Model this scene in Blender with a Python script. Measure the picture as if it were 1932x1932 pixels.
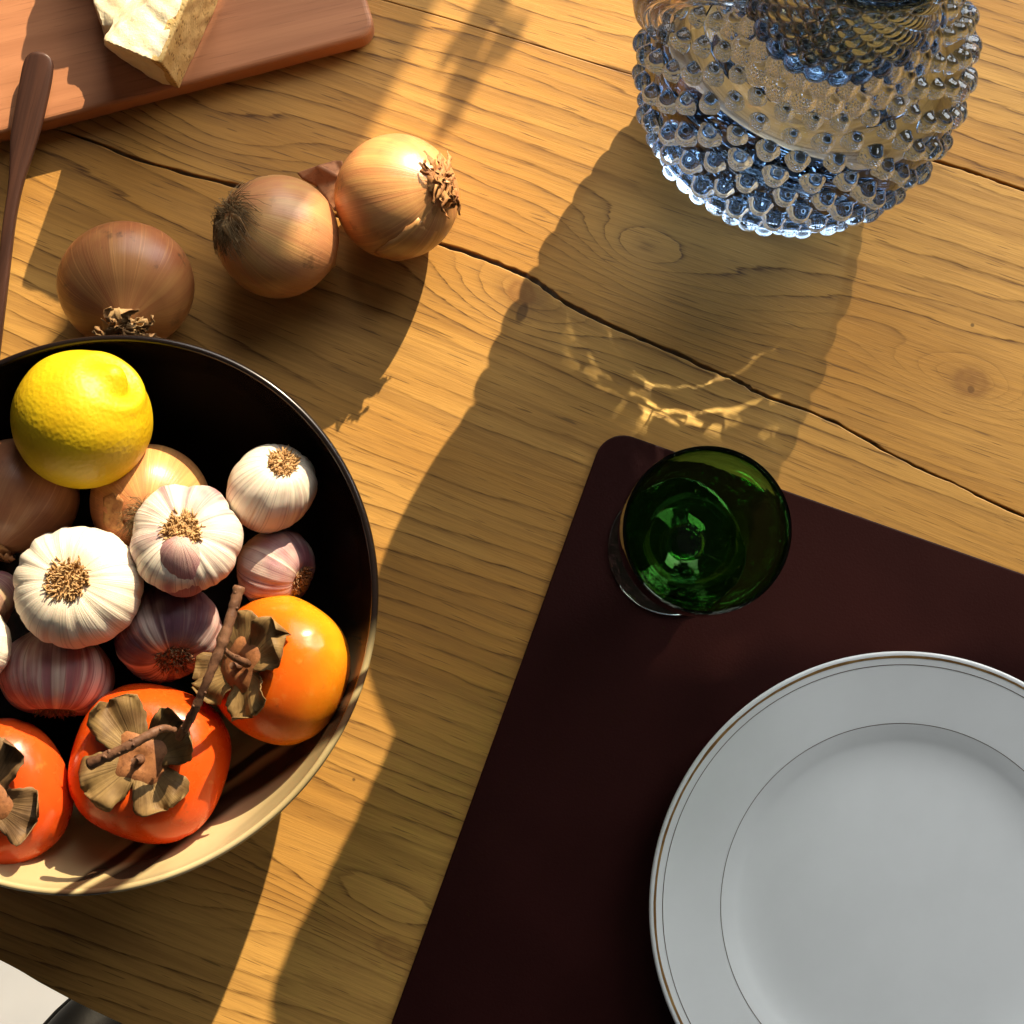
import bpy, bmesh, math, random
import numpy as np
from mathutils import Vector, Matrix, Quaternion

for o in list(bpy.data.objects):
    bpy.data.objects.remove(o)
SC = bpy.context.scene
C = SC.collection
rad = math.radians

# ------------------------------------------------------------------ camera
CAM_H = 0.90
FPX = 3410.0                      # focal length in units of a 1932 px wide frame
cam = bpy.data.cameras.new('camera')
cam_o = bpy.data.objects.new('camera', cam)
C.objects.link(cam_o)
fw = Vector((36 / FPX, 268 / FPX, -1)).normalized()
rt = fw.cross(Vector((0, 1, 0))).normalized()
up = rt.cross(fw).normalized()
cam_o.matrix_world = Matrix(((rt.x, up.x, -fw.x, 0), (rt.y, up.y, -fw.y, 0), (rt.z, up.z, -fw.z, CAM_H), (0, 0, 0, 1)))
cam.sensor_fit = 'AUTO'
cam.angle = 2 * math.atan(966 / FPX)
cam.clip_start = 0.02
cam.clip_end = 100
SC.camera = cam_o


def P(px, py, z=0.0):
    """point of the photo (1932 px frame) at height z -> place on/over the table"""
    d = fw * FPX + rt * (px - 966) - up * (py - 966)
    t = (z - CAM_H) / d.z
    return Vector((0, 0, CAM_H)) + d * t


def S(px, z=0.0):
    """pixel length at height z -> metres"""
    return px / FPX * (CAM_H - z)


# ------------------------------------------------------------------ light
SC.view_settings.view_transform = 'Standard'
SC.view_settings.look = 'None'
SC.view_settings.exposure = 0.0
SC.view_settings.gamma = 1.0
SC.view_settings.use_curve_mapping = False

SUN_EL = rad(27.5)
sun_dir = Vector((0.43 * math.cos(SUN_EL), 0.90 * math.cos(SUN_EL), math.sin(SUN_EL))).normalized()
SUN_DIST = 16.0
SUN_POS = sun_dir * SUN_DIST
sl = bpy.data.lights.new('sunbeam_lamp', 'SPOT')
sl.energy = 31500
sl.color = (1.0, 0.82, 0.55)
sl.shadow_soft_size = 0.065
sl.spot_size = rad(14)
sl.spot_blend = 0.2
so = bpy.data.objects.new('sunbeam_lamp', sl)
C.objects.link(so)
so.location = SUN_POS
so.rotation_euler = (-sun_dir).to_track_quat('-Z', 'Y').to_euler()
sl.cycles.is_caustics_light = True

for wx, we in ((0.12, 7.5), (0.90, 15.5)):                     # the two panes of the window
    wl = bpy.data.lights.new('window_light', 'AREA')
    wl.shape = 'RECTANGLE'
    wl.size, wl.size_y = 0.62, 0.95
    wl.energy = we
    wl.color = (1.0, 0.975, 0.93)
    wo = bpy.data.objects.new('window_light', wl)
    C.objects.link(wo)
    wo.location = (wx, 0.98, 0.62)
    wo.rotation_euler = (Vector((wx * 0.5, 0, 0.1)) - wo.location).to_track_quat('-Z', 'Y').to_euler()

W = bpy.data.worlds.new('World')
SC.world = W
W.use_nodes = True
W.node_tree.nodes['Background'].inputs[0].default_value = (1.0, 0.95, 0.88, 1)
W.node_tree.nodes['Background'].inputs[1].default_value = 0.055

SC.cycles.use_denoising = True
SC.cycles.max_bounces = 11
SC.cycles.transmission_bounces = 10
SC.cycles.transparent_max_bounces = 12
SC.cycles.glossy_bounces = 6
SC.cycles.caustics_reflective = False
SC.cycles.caustics_refractive = True
SC.cycles.sample_clamp_indirect = 6.0
SC.cycles.use_adaptive_sampling = True
SC.cycles.adaptive_threshold = 0.03
SC.cycles.adaptive_min_samples = 24


# ------------------------------------------------------------------ node helpers
class NT:
    def __init__(s, name):
        s.m = bpy.data.materials.new(name)
        s.m.use_nodes = True
        s.t = s.m.node_tree
        s.t.nodes.clear()
        s.out = s.t.nodes.new('ShaderNodeOutputMaterial')

    def n(s, typ, **kw):
        nd = s.t.nodes.new('ShaderNode' + typ)
        for k, v in kw.items():
            setattr(nd, k, v)
        return nd

    def put(s, sock, v):
        if v is None:
            return
        if hasattr(v, 'is_output'):
            s.t.links.new(v, sock)
        elif isinstance(v, (tuple, list)) and len(v) == 3 and sock.type == 'RGBA':
            sock.default_value = (*v, 1)
        else:
            sock.default_value = v

    def obj(s):
        return s.n('TexCoord').outputs['Object']

    def math(s, op, a, b=None, c=None, clamp=False):
        nd = s.n('Math', operation=op, use_clamp=clamp)
        for i, v in enumerate((a, b, c)):
            s.put(nd.inputs[i], v) if v is not None else None
        return nd.outputs[0]

    def vmath(s, op, a, b=None, scale=None):
        nd = s.n('VectorMath', operation=op)
        s.put(nd.inputs[0], a)
        if b is not None:
            s.put(nd.inputs[1], b)
        if scale is not None:
            s.put(nd.inputs['Scale'], scale)
        return nd.outputs['Value'] if op in ('DOT_PRODUCT', 'LENGTH', 'DISTANCE') else nd.outputs[0]

    def noise(s, vec, scale=1.0, detail=2.0, rough=0.5, dist=0.0, w=None):
        nd = s.n('TexNoise')
        if w is not None:
            nd.noise_dimensions = '4D'
            s.put(nd.inputs['W'], w)
        s.put(nd.inputs['Vector'], vec)
        nd.inputs['Scale'].default_value = scale
        nd.inputs['Detail'].default_value = detail
        nd.inputs['Roughness'].default_value = rough
        nd.inputs['Distortion'].default_value = dist
        return nd.outputs['Fac']

    def voro(s, vec, scale, feature='F1', rnd=1.0, out='Distance'):
        nd = s.n('TexVoronoi', feature=feature)
        s.put(nd.inputs['Vector'], vec)
        nd.inputs['Scale'].default_value = scale
        nd.inputs['Randomness'].default_value = rnd
        return nd.outputs[out]

    def ramp(s, fac, stops, interp='LINEAR'):
        nd = s.n('ValToRGB')
        cr = nd.color_ramp
        cr.interpolation = interp
        while len(cr.elements) < len(stops):
            cr.elements.new(0.5)
        for e, (p, c) in zip(cr.elements, stops):
            e.position = p
            e.color = (c, c, c, 1) if isinstance(c, (int, float)) else (*c, 1)
        s.put(nd.inputs[0], fac)
        return nd.outputs[0]

    def remap(s, v, a, b, c=0.0, d=1.0, smooth=True):
        nd = s.n('MapRange')
        nd.interpolation_type = 'SMOOTHSTEP' if smooth else 'LINEAR'
        s.put(nd.inputs[0], v)
        for i, x in enumerate((a, b, c, d)):
            nd.inputs[i + 1].default_value = x
        return nd.outputs[0]

    def mix(s, fac, a, b, blend='MIX'):
        nd = s.n('Mix', data_type='RGBA', blend_type=blend)
        s.put(nd.inputs[0], fac)
        s.put(nd.inputs[6], a)
        s.put(nd.inputs[7], b)
        return nd.outputs[2]

    def scalev(s, vec, v3, rotz=0.0, loc=(0, 0, 0)):
        nd = s.n('Mapping')
        s.put(nd.inputs[0], vec)
        nd.inputs['Location'].default_value = loc
        nd.inputs['Rotation'].default_value = (0, 0, rotz)
        nd.inputs['Scale'].default_value = v3
        return nd.outputs[0]

    def meridian(s, k=6.0, zk=0.3, zs=1.0):
        """vector constant along meridians of a body of revolution round local z"""
        sx = s.n('SeparateXYZ')
        s.put(sx.inputs[0], s.obj())
        cx = s.n('CombineXYZ')
        s.put(cx.inputs[0], sx.outputs[0])
        s.put(cx.inputs[1], sx.outputs[1])
        nv = s.vmath('NORMALIZE', cx.outputs[0])
        nv = s.vmath('SCALE', nv, scale=k)
        cz = s.n('CombineXYZ')
        s.put(cz.inputs[2], s.math('MULTIPLY', sx.outputs[2], zk * zs))
        return s.vmath('ADD', nv, cz.outputs[0]), sx.outputs[2]

    def bump(s, h, strength=0.3, dist=0.001, nrm=None):
        nd = s.n('Bump')
        nd.inputs['Strength'].default_value = strength
        nd.inputs['Distance'].default_value = dist
        s.put(nd.inputs['Height'], h)
        if nrm is not None:
            s.put(nd.inputs['Normal'], nrm)
        return nd.outputs[0]

    def bsdf(s, color, rough=0.5, normal=None, spec=0.5, **kw):
        b = s.n('BsdfPrincipled')
        s.put(b.inputs['Base Color'], color)
        s.put(b.inputs['Roughness'], rough)
        s.put(b.inputs['Specular IOR Level'], spec)
        if normal is not None:
            s.put(b.inputs['Normal'], normal)
        for k, v in kw.items():
            s.put(b.inputs[k.replace('_', ' ')], v)
        s.t.links.new(b.outputs[0], s.out.inputs[0])
        return b


# ------------------------------------------------------------------ mesh helpers
def smooth(me, on=True):
    me.polygons.foreach_set('use_smooth', [on] * len(me.polygons))


def link(name, me, mat, parent=None, sm=True):
    o = bpy.data.objects.new(name, me)
    if mat is not None:
        me.materials.append(mat)
    C.objects.link(o)
    if parent is not None:
        o.parent = parent
    if sm:
        smooth(me)
    return o


def tag(o, label, cat, group=None, kind=None):
    if label:
        o['label'] = label
    if cat:
        o['category'] = cat
    if group:
        o['group'] = group
    if kind:
        o['kind'] = kind
    return o


def thing(name, label, cat, loc=(0, 0, 0), group=None):
    o = bpy.data.objects.new(name, None)
    o.empty_display_size = 0.01
    C.objects.link(o)
    o.location = loc
    return tag(o, label, cat, group)


def grid(V, wrap_u=True, wrap_v=False, cap0=False, cap1=False, name='mesh'):
    """V: array (nv, nu, 3); u is the ring direction"""
    nv, nu, _ = V.shape
    verts = V.reshape(-1, 3)
    I = np.arange(nv * nu).reshape(nv, nu)
    uu = np.arange(nu if wrap_u else nu - 1)
    vv = np.arange(nv if wrap_v else nv - 1)
    A = I[np.ix_(vv, uu)]
    B = I[np.ix_(vv, (uu + 1) % nu)]
    D = I[np.ix_((vv + 1) % nv, uu)]
    E = I[np.ix_((vv + 1) % nv, (uu + 1) % nu)]
    F = np.stack([A, B, E, D], -1).reshape(-1, 4)
    faces = F.tolist()
    if cap0:
        faces.append(list(reversed(I[0].tolist())))
    if cap1:
        faces.append(I[-1].tolist())
    me = bpy.data.meshes.new(name)
    me.from_pydata(verts.tolist(), [], faces)
    me.update()
    return me


def fix_normals(me):
    bm = bmesh.new()
    bm.from_mesh(me)
    bmesh.ops.remove_doubles(bm, verts=bm.verts, dist=1e-7)
    bmesh.ops.recalc_face_normals(bm, faces=bm.faces)
    bm.to_mesh(me)
    bm.free()
    return me


class SinNoise:
    """smooth 3-D noise as a sum of plane waves, vectorised"""
    def __init__(s, seed, n=14):
        r = np.random.RandomState(seed)
        d = r.normal(size=(n, 3))
        d /= np.linalg.norm(d, axis=1)[:, None]
        s.k = d * r.uniform(0.6, 1.6, size=(n, 1))
        s.p = r.uniform(0, 6.28, n)
        s.n = n

    def __call__(s, X, f=1.0):
        return np.sin(np.tensordot(X * f, s.k.T, axes=([-1], [0])) * 6.28 + s.p).sum(-1) / math.sqrt(s.n)


def axis_quat(axis, spin=0.0):
    q = Vector(axis).normalized().to_track_quat('Z', 'Y')
    return q @ Quaternion((0, 0, 1), spin)


def tube(pts, radii, nu=8, closed_ends=True, name='tube', seed=0, rough=0.0):
    pts = [Vector(p) for p in pts]
    n = len(pts)
    V = np.zeros((n, nu, 3))
    ref = Vector((0.3, 0.2, 0.93)).normalized()
    r_ = random.Random(seed)
    for i in range(n):
        t = (pts[min(i + 1, n - 1)] - pts[max(i - 1, 0)]).normalized()
        a = t.cross(ref)
        if a.length < 1e-3:
            a = t.cross(Vector((1, 0, 0)))
        a.normalize()
        b = t.cross(a).normalized()
        for j in range(nu):
            th = 2 * math.pi * j / nu
            rr = radii[i] * (1 + rough * r_.uniform(-1, 1))
            V[i, j] = pts[i] + (a * math.cos(th) + b * math.sin(th)) * rr
    me = grid(V, True, False, closed_ends, closed_ends, name)
    return me


def catmull(pts, per=8):
    pts = [np.array(p, float) for p in pts]
    P0 = [2 * pts[0] - pts[1]] + pts + [2 * pts[-1] - pts[-2]]
    out = []
    for i in range(1, len(P0) - 2):
        a, b, c, d = P0[i - 1:i + 3]
        for k in range(per):
            t = k / per
            out.append(0.5 * ((2 * b) + (c - a) * t + (2 * a - 5 * b + 4 * c - d) * t * t + (3 * b - a - 3 * c + d) * t ** 3))
    out.append(pts[-1])
    return out


def join_meshes(mes, name):
    verts, faces, k = [], [], 0
    for me in mes:
        vs = [tuple(v.co) for v in me.vertices]
        verts += vs
        faces += [[i + k for i in p.vertices] for p in me.polygons]
        k += len(vs)
        bpy.data.meshes.remove(me)
    me = bpy.data.meshes.new(name)
    me.from_pydata(verts, [], faces)
    me.update()
    return me


def strip(pts, widths, side, curl=0.0, nu=5, name='strip'):
    """thin dried-leaf sheet along pts; side: Vector across (per sheet)"""
    n = len(pts)
    V = np.zeros((n, nu, 3))
    for i in range(n):
        p = Vector(pts[i])
        t = (Vector(pts[min(i + 1, n - 1)]) - Vector(pts[max(i - 1, 0)])).normalized()
        sd = Vector(side[i] if isinstance(side, list) else side)
        sd = (sd - t * sd.dot(t)).normalized()
        nn = t.cross(sd)
        for j in range(nu):
            x = (j / (nu - 1) - 0.5) * 2
            V[i, j] = p + sd * x * widths[i] + nn * (curl * widths[i] * (x * x - 0.4))
    return grid(V, wrap_u=False, name=name)


def solid(o, th, off=0.0):
    m = o.modifiers.new('solid', 'SOLIDIFY')
    m.thickness = th
    m.offset = off
    return o


def extrude_outline(pts, z0, z1, bev=0.0, segs=3, name='slab'):
    bm = bmesh.new()
    vs = [bm.verts.new((p[0], p[1], z0)) for p in pts]
    f = bm.faces.new(vs)
    r = bmesh.ops.extrude_face_region(bm, geom=[f])
    nv = [e for e in r['geom'] if isinstance(e, bmesh.types.BMVert)]
    for v in nv:
        v.co.z = z1
    bmesh.ops.recalc_face_normals(bm, faces=bm.faces)
    if bev > 0:
        ed = [e for e in bm.edges if abs(e.verts[0].co.z - e.verts[1].co.z) < 1e-9]
        bmesh.ops.bevel(bm, geom=ed, offset=bev, segments=segs, profile=0.5, affect='EDGES', clamp_overlap=True)
    me = bpy.data.meshes.new(name)
    bm.to_mesh(me)
    bm.free()
    return me


# ------------------------------------------------------------------ materials
def wood_table(name, angle, seed, knots, lt=(0.58, 0.322, 0.084), md=(0.47, 0.232, 0.049), dk=(0.10, 0.041, 0.010), K=104.0, spots=()):
    """knots: (px, py, cycles, half length, half width, darkness)"""
    s = NT(name)
    uv = s.scalev(s.obj(), (1, 1, 1), rotz=angle)
    big = s.noise(s.scalev(uv, (1.3, 5.0, 1), loc=(seed, seed * 2, 0)), 1.0, 2.0, 0.5)
    med = s.noise(s.scalev(uv, (5.0, 26.0, 1), loc=(seed * 3, 0, 0)), 1.0, 3.0, 0.55)
    jag = s.noise(s.scalev(uv, (22.0, 260.0, 1), loc=(0, seed, 0)), 1.0, 3.0, 0.6)
    sx = s.n('SeparateXYZ')
    s.put(sx.inputs[0], uv)
    F = s.math('MULTIPLY', sx.outputs[1], K)
    F = s.math('MULTIPLY_ADD', big, 9.0, F)
    F = s.math('MULTIPLY_ADD', med, 2.0, F)
    F = s.math('MULTIPLY_ADD', jag, 0.42, F)
    ca, sa = math.cos(angle), math.sin(angle)
    kmask = None
    for (px, py, cyc, su, sv, dark) in knots:
        w = P(px, py)
        ku, kv = w.x * ca - w.y * sa, w.x * sa + w.y * ca
        d = s.vmath('SUBTRACT', uv, (ku, kv, 0))
        d = s.vmath('MULTIPLY', d, (1 / su, 1 / sv, 0))
        e = s.math('EXPONENT', s.math('MULTIPLY', s.vmath('DOT_PRODUCT', d, d), -1.0))
        F = s.math('MULTIPLY_ADD', e, cyc, F)
        if dark > 0:
            d2 = s.vmath('MULTIPLY', d, (1.9, 1.25, 0))
            e2 = s.math('EXPONENT', s.math('MULTIPLY', s.vmath('DOT_PRODUCT', d2, d2), -1.6))
            e2 = s.math('MULTIPLY', e2, dark)
            kmask = e2 if kmask is None else s.math('MAXIMUM', kmask, e2)
    fr = s.math('FRACT', F)
    line = s.ramp(fr, [(0.0, 0.10), (0.04, 0.0), (0.45, 0.05), (0.78, 0.24), (0.90, 0.62), (0.945, 1.0), (0.975, 0.8), (1.0, 0.10)])
    stren = s.remap(s.noise(s.scalev(uv, (3.0, 34.0, 1), loc=(7, seed, 0)), 1.0, 2.0), 0.33, 0.60, 0.2, 1.0)
    pore = s.noise(s.scalev(uv, (70.0, 1500.0, 1)), 1.0, 2.0, 0.6)
    porem = s.remap(pore, 0.36, 0.6)
    line = s.math('MULTIPLY', line, s.math('MULTIPLY', stren, s.math('MULTIPLY_ADD', porem, 0.5, 0.5)))
    base = s.mix(s.remap(s.noise(s.scalev(uv, (2.2, 13.0, 1), loc=(seed, 3, 0)), 1.0, 3.0), 0.34, 0.64), lt, md)
    band = s.noise(s.scalev(uv, (2.6, 75.0, 1), loc=(seed * 2, 5, 0)), 1.0, 3.0, 0.6, 0.2)
    base = s.mix(s.remap(band, 0.48, 0.68, 0.0, 0.42), base, (0.24, 0.112, 0.028))
    fib = s.noise(s.scalev(uv, (26.0, 620.0, 1)), 1.0, 4.0, 0.62)
    base = s.mix(s.remap(fib, 0.38, 0.72, 0.0, 0.40), base, (0.27, 0.135, 0.036))
    col = s.mix(line, base, dk)
    # short dark open pores
    tick = s.remap(s.noise(s.scalev(uv, (48.0, 1100.0, 1), loc=(3, 9, 0)), 1.0, 1.0), 0.67, 0.74)
    col = s.mix(s.math('MULTIPLY', tick, 0.62), col, (0.09, 0.045, 0.018))
    if kmask is not None:
        swirl = s.noise(s.scalev(uv, (60, 90, 1)), 1.0, 3.0, 0.6, 2.5)
        col = s.mix(s.math('MULTIPLY', kmask, s.remap(swirl, 0.3, 0.7, 0.45, 1.0)), col, (0.20, 0.095, 0.03))
    for (px, py, ru, rv, scol, amt) in spots:
        w = P(px, py)
        wob = s.n('TexNoise')
        s.put(wob.inputs['Vector'], uv)
        wob.inputs['Scale'].default_value = 120.0
        d = s.vmath('ADD', uv, s.vmath('SCALE', s.vmath('SUBTRACT', wob.outputs['Color'], (0.5, 0.5, 0.5)), scale=0.6 * min(ru, rv)))
        d = s.vmath('SUBTRACT', d, (w.x * ca - w.y * sa, w.x * sa + w.y * ca, 0))
        d = s.vmath('LENGTH', s.vmath('MULTIPLY', d, (1 / ru, 1 / rv, 0)))
        rings = s.math('MULTIPLY_ADD', s.math('SINE', s.math('MULTIPLY', d, 11.0)), 0.22 if ru > 0.006 else 0.0, 0.78)
        col = s.mix(s.math('MULTIPLY', s.math('MULTIPLY', s.remap(d, 1.15, 0.7), rings), amt), col, scol)
    # specks
    sp = s.voro(s.obj(), 17.0)
    col = s.mix(s.remap(sp, 0.022, 0.012, 0.0, 0.7), col, (0.05, 0.03, 0.015))
    h = s.math('ADD', s.math('MULTIPLY', pore, 0.6), s.math('MULTIPLY', fib, 0.5))
    h = s.math('SUBTRACT', h, s.math('MULTIPLY', line, 0.5))
    rough = s.remap(fib, 0.2, 0.8, 0.42, 0.6, smooth=False)
    s.bsdf(col, rough, s.bump(h, 0.22, 0.0008), spec=0.3)
    return s.m


def wood_simple(name, angle, light, dark, stretch=(6, 160), rough=0.5, lines=0.7, bumpk=0.15):
    s = NT(name)
    uv = s.scalev(s.obj(), (1, 1, 1), rotz=angle)
    a = s.noise(s.scalev(uv, (stretch[0], stretch[1], 20)), 1.0, 4.0, 0.6, 0.3)
    b = s.noise(s.scalev(uv, (stretch[0] * 5, stretch[1] * 6, 60)), 1.0, 3.0, 0.6)
    c = s.noise(s.scalev(uv, (4, 16, 4)), 1.0, 2.0)
    col = s.mix(s.remap(a, 0.35, 0.68, 0.0, lines), light, dark)
    col = s.mix(s.remap(b, 0.56, 0.72, 0.0, 0.5), col, tuple(x * 0.55 for x in dark))
    col = s.mix(s.remap(c, 0.3, 0.7, 0.0, 0.35), col, tuple(x * 0.8 for x in light))
    s.bsdf(col, rough, s.bump(b, bumpk, 0.0006), spec=0.35)
    return s.m


def mat_onion(name, gold, red, dark, seed, stain=0.4):
    s = NT(name)
    mv, z = s.meridian(5.0, 14.0)
    mv = s.vmath('ADD', mv, (seed, seed * 1.7, 0))
    st = s.noise(mv, 1.0, 4.0, 0.6)
    fine, _ = s.meridian(26.0, 10.0)
    fn = s.noise(s.vmath('ADD', fine, (seed, 0, 0)), 1.0, 3.0, 0.6)
    big = s.noise(s.vmath('ADD', s.obj(), (seed, 0, 0)), 26.0, 3.0, 0.55)
    col = s.mix(s.remap(st, 0.28, 0.76, 0.0, 0.85), gold, red)
    col = s.mix(s.remap(big, 0.42, 0.66, 0.0, 0.9), col, red)
    col = s.mix(s.remap(fn, 0.58, 0.72, 0.0, 0.22), col, dark)
    vein = s.math('ABSOLUTE', s.math('SUBTRACT', s.noise(s.vmath('ADD', fine, (0, seed, 0)), 0.55, 1.0), 0.5))
    col = s.mix(s.remap(vein, 0.02, 0.0, 0.0, 0.35), col, tuple(min(1, x * 1.5) for x in gold))
    spot = s.noise(s.vmath('ADD', s.obj(), (0, seed, 0)), 95.0, 4.0, 0.65)
    col = s.mix(s.math('MULTIPLY', s.remap(spot, 0.56, 0.7), s.remap(big, 0.4, 0.6, 0.0, stain)), col, (0.07, 0.04, 0.02))
    bm = s.bump(s.math('ADD', fn, s.math('MULTIPLY', spot, 0.4)), 0.22, 0.0007)
    s.bsdf(col, s.remap(big, 0.3, 0.7, 0.30, 0.46), bm, spec=0.5, Coat_Weight=0.15, Coat_Roughness=0.3)
    return s.m


def mat_husk(name, a, b, k=90.0):
    s = NT(name)
    n = s.noise(s.scalev(s.obj(), (1, 1, 1)), k, 4.0, 0.65)
    n2 = s.noise(s.obj(), k * 5, 3.0, 0.6)
    col = s.mix(s.remap(n, 0.3, 0.7), a, b)
    col = s.mix(s.remap(n2, 0.5, 0.7, 0, 0.5), col, tuple(x * 0.45 for x in b))
    s.bsdf(col, 0.6, s.bump(n2, 0.4, 0.0006), spec=0.3)
    return s.m


def mat_garlic(name, seed, purple=0.25, cream=(0.80, 0.72, 0.60), pur=(0.30, 0.115, 0.155), dark=0.0):
    s = NT(name)
    mv, z = s.meridian(3.2, 12.0)
    st = s.noise(s.vmath('ADD', mv, (seed, seed * .7, 0)), 1.0, 3.0, 0.55)
    fine, _ = s.meridian(17.0, 7.0)
    fn = s.noise(s.vmath('ADD', fine, (0, seed, 0)), 1.0, 3.0, 0.6)
    finer, _ = s.meridian(46.0, 8.0)
    fn2 = s.noise(finer, 1.0, 2.0, 0.6)
    blot = s.noise(s.vmath('ADD', s.obj(), (seed, seed, 0)), 30.0, 3.0, 0.6)
    col = s.mix(s.remap(blot, 0.35, 0.75, 0.0, 0.5), cream, (0.74, 0.60, 0.44))
    pm = s.math('MULTIPLY', s.remap(st, 0.62 - purple * 0.55, 0.80 - purple * 0.45), s.remap(blot, 0.30, 0.62, 0.25, 1.0))
    col = s.mix(s.math('MULTIPLY', pm, min(1.0, 0.45 + purple)), col, pur)
    pl = s.math('MULTIPLY', s.remap(fn, 0.55, 0.63), 0.22 + 0.68 * purple)
    col = s.mix(pl, col, tuple(x * 0.6 for x in pur))
    col = s.mix(s.remap(fn2, 0.55, 0.75, 0.0, 0.22), col, (0.50, 0.36, 0.24))
    # tan towards the root plate
    col = s.mix(s.remap(z, 0.013, 0.022, 0.0, 0.18), col, (0.62, 0.45, 0.26))
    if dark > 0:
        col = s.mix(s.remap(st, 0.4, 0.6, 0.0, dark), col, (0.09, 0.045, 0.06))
    cr = s.noise(s.obj(), 120.0, 4.0, 0.6)
    h = s.math('ADD', fn, s.math('MULTIPLY', fn2, 0.6))
    h = s.math('ADD', h, s.math('MULTIPLY', cr, 0.5))
    b = s.bsdf(col, 0.5, s.bump(h, 0.35, 0.0009), spec=0.35)
    b.inputs['Subsurface Weight'].default_value = 0.12
    b.inputs['Subsurface Radius'].default_value = (0.006, 0.0018, 0.0012)
    b.inputs['Subsurface Scale'].default_value = 0.5
    return s.m


def mat_persimmon(name, a, b, seed, c=None):
    s = NT(name)
    sx = s.n('SeparateXYZ')
    s.put(sx.inputs[0], s.obj())
    n = s.noise(s.vmath('ADD', s.obj(), (seed, 0, 0)), 22.0, 3.0, 0.55)
    n2 = s.noise(s.obj(), 160.0, 3.0, 0.6)
    col = s.mix(s.remap(n, 0.3, 0.7), a, b)
    col = s.mix(s.remap(s.math('MULTIPLY_ADD', n, 0.012, sx.outputs[2]), 0.002, 0.026, 0.0, 0.9), col, c or b)
    sp = s.voro(s.obj(), 55.0)
    col = s.mix(s.remap(sp, 0.10, 0.05, 0.0, 0.35), col, (0.25, 0.05, 0.02))
    br = s.noise(s.vmath('ADD', s.obj(), (0, seed, 0)), 70.0, 4.0, 0.65)
    col = s.mix(s.remap(br, 0.64, 0.74, 0.0, 0.5), col, (0.20, 0.06, 0.03))
    col = s.mix(s.remap(n2, 0.6, 0.75, 0.0, 0.15), col, (0.85, 0.45, 0.1))
    bb = s.bsdf(col, s.remap(br, 0.3, 0.7, 0.17, 0.34), s.bump(s.math('ADD', n2, s.math('MULTIPLY', br, 1.5)), 0.10, 0.0008), spec=0.45)
    bb.inputs['Subsurface Weight'].default_value = 0.12
    bb.inputs['Subsurface Radius'].default_value = (0.01, 0.003, 0.001)
    bb.inputs['Subsurface Scale'].default_value = 0.5
    return s.m


def mat_plain(name, col, rough=0.5, spec=0.5, nscale=0.0, namt=0.15, bumpk=0.0, **kw):
    s = NT(name)
    c, nrm = col, None
    if nscale:
        n = s.noise(s.obj(), nscale, 4.0, 0.6)
        c = s.mix(s.remap(n, 0.3, 0.7), tuple(x * (1 - namt) for x in col), tuple(min(1, x * (1 + namt)) for x in col))
        if bumpk:
            nrm = s.bump(n, bumpk, 0.0006)
    s.bsdf(c, rough, nrm, spec, **kw)
    return s.m


# ------------------------------------------------------------------ floor
FLOOR_Z = -0.74
fl = NT('floor_paint')
fn_ = fl.noise(fl.obj(), 6.0, 4.0, 0.6)
fl.bsdf(fl.mix(fl.remap(fn_, 0.3, 0.7), (0.50, 0.54, 0.64), (0.56, 0.60, 0.70)), 0.6, spec=0.3)
me = bpy.data.meshes.new('floor')
me.from_pydata([(-6, -6, FLOOR_Z), (6, -6, FLOOR_Z), (6, 6, FLOOR_Z), (-6, 6, FLOOR_Z)], [], [(0, 1, 2, 3)])
tag(link('floor', me, fl.m, sm=False), 'pale grey floor far below the table edge', None, kind='structure')

# ------------------------------------------------------------------ table
table = thing('wooden_table', 'oak table of wide planks with a long dark crack running across', 'table', (0, 0, 0))
table.location = (0, 0, FLOOR_Z)
ND = 5


def polyline(pts):
    """photo points on the table -> dense smooth world polyline"""
    w = [tuple(P(x, y, 0))[:2] for x, y in pts]
    return [Vector((p[0], p[1])) for p in catmull(w, 14)]


crack = polyline([(-1500, -330), (-700, -20), (-200, 150), (110, 245), (290, 310), (450, 352), (640, 408), (840, 463), (950, 502),
                  (1010, 530), (1060, 566), (1130, 604), (1240, 652), (1340, 697), (1395, 720), (1440, 745), (1560, 790),
                  (1700, 866), (1800, 912), (1932, 974), (2300, 1130), (2900, 1400)])
joint = polyline([(-1500, -700), (-700, -420), (0, -190), (500, -60), (800, 22), (1000, 82), (1190, 140), (1500, 226), (1790, 311),
                  (1860, 334), (1932, 358), (2300, 480), (2900, 700)])
edge = polyline([(-1500, 1105), (-700, 1480), (-200, 1718), (0, 1812), (80, 1857), (150, 1894), (235, 1934), (600, 2105), (1200, 2390),
                 (2900, 3180)])


def crack_gap(i, x):
    """half gap in metres along the crack, by world x"""
    pxx = x * 3790 + 930
    if pxx < 60:
        return 0.00035
    g = np.interp(pxx, [60, 110, 200, 330, 450, 800, 900, 1040, 1120, 1240, 1380, 1430, 1500, 1650, 1800, 1932, 2100],
                  [0.0002, .0007, .0010, .0010, .0012, .0011, .0013, .0015, .0013, .0011, .0011, .0009, .0008, .0006, .0005, .0008, .0006])
    return float(g) * 0.8


def offs(line, gap, sgn, seed, amp=0.00035):
    r = np.random.RandomState(seed)
    out = []
    n = len(line)
    w = r.normal(size=n + 4)
    w = np.convolve(w, [0.25, 0.5, 0.25], 'same')
    for i, p in enumerate(line):
        t = (line[min(i + 1, n - 1)] - line[max(i - 1, 0)]).normalized()
        nn = Vector((-t.y, t.x)) * sgn
        g = gap(i, p.x) if callable(gap) else gap
        out.append(p + nn * (g + amp * w[i] * min(1, g / 0.0006)))
    return out


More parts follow.
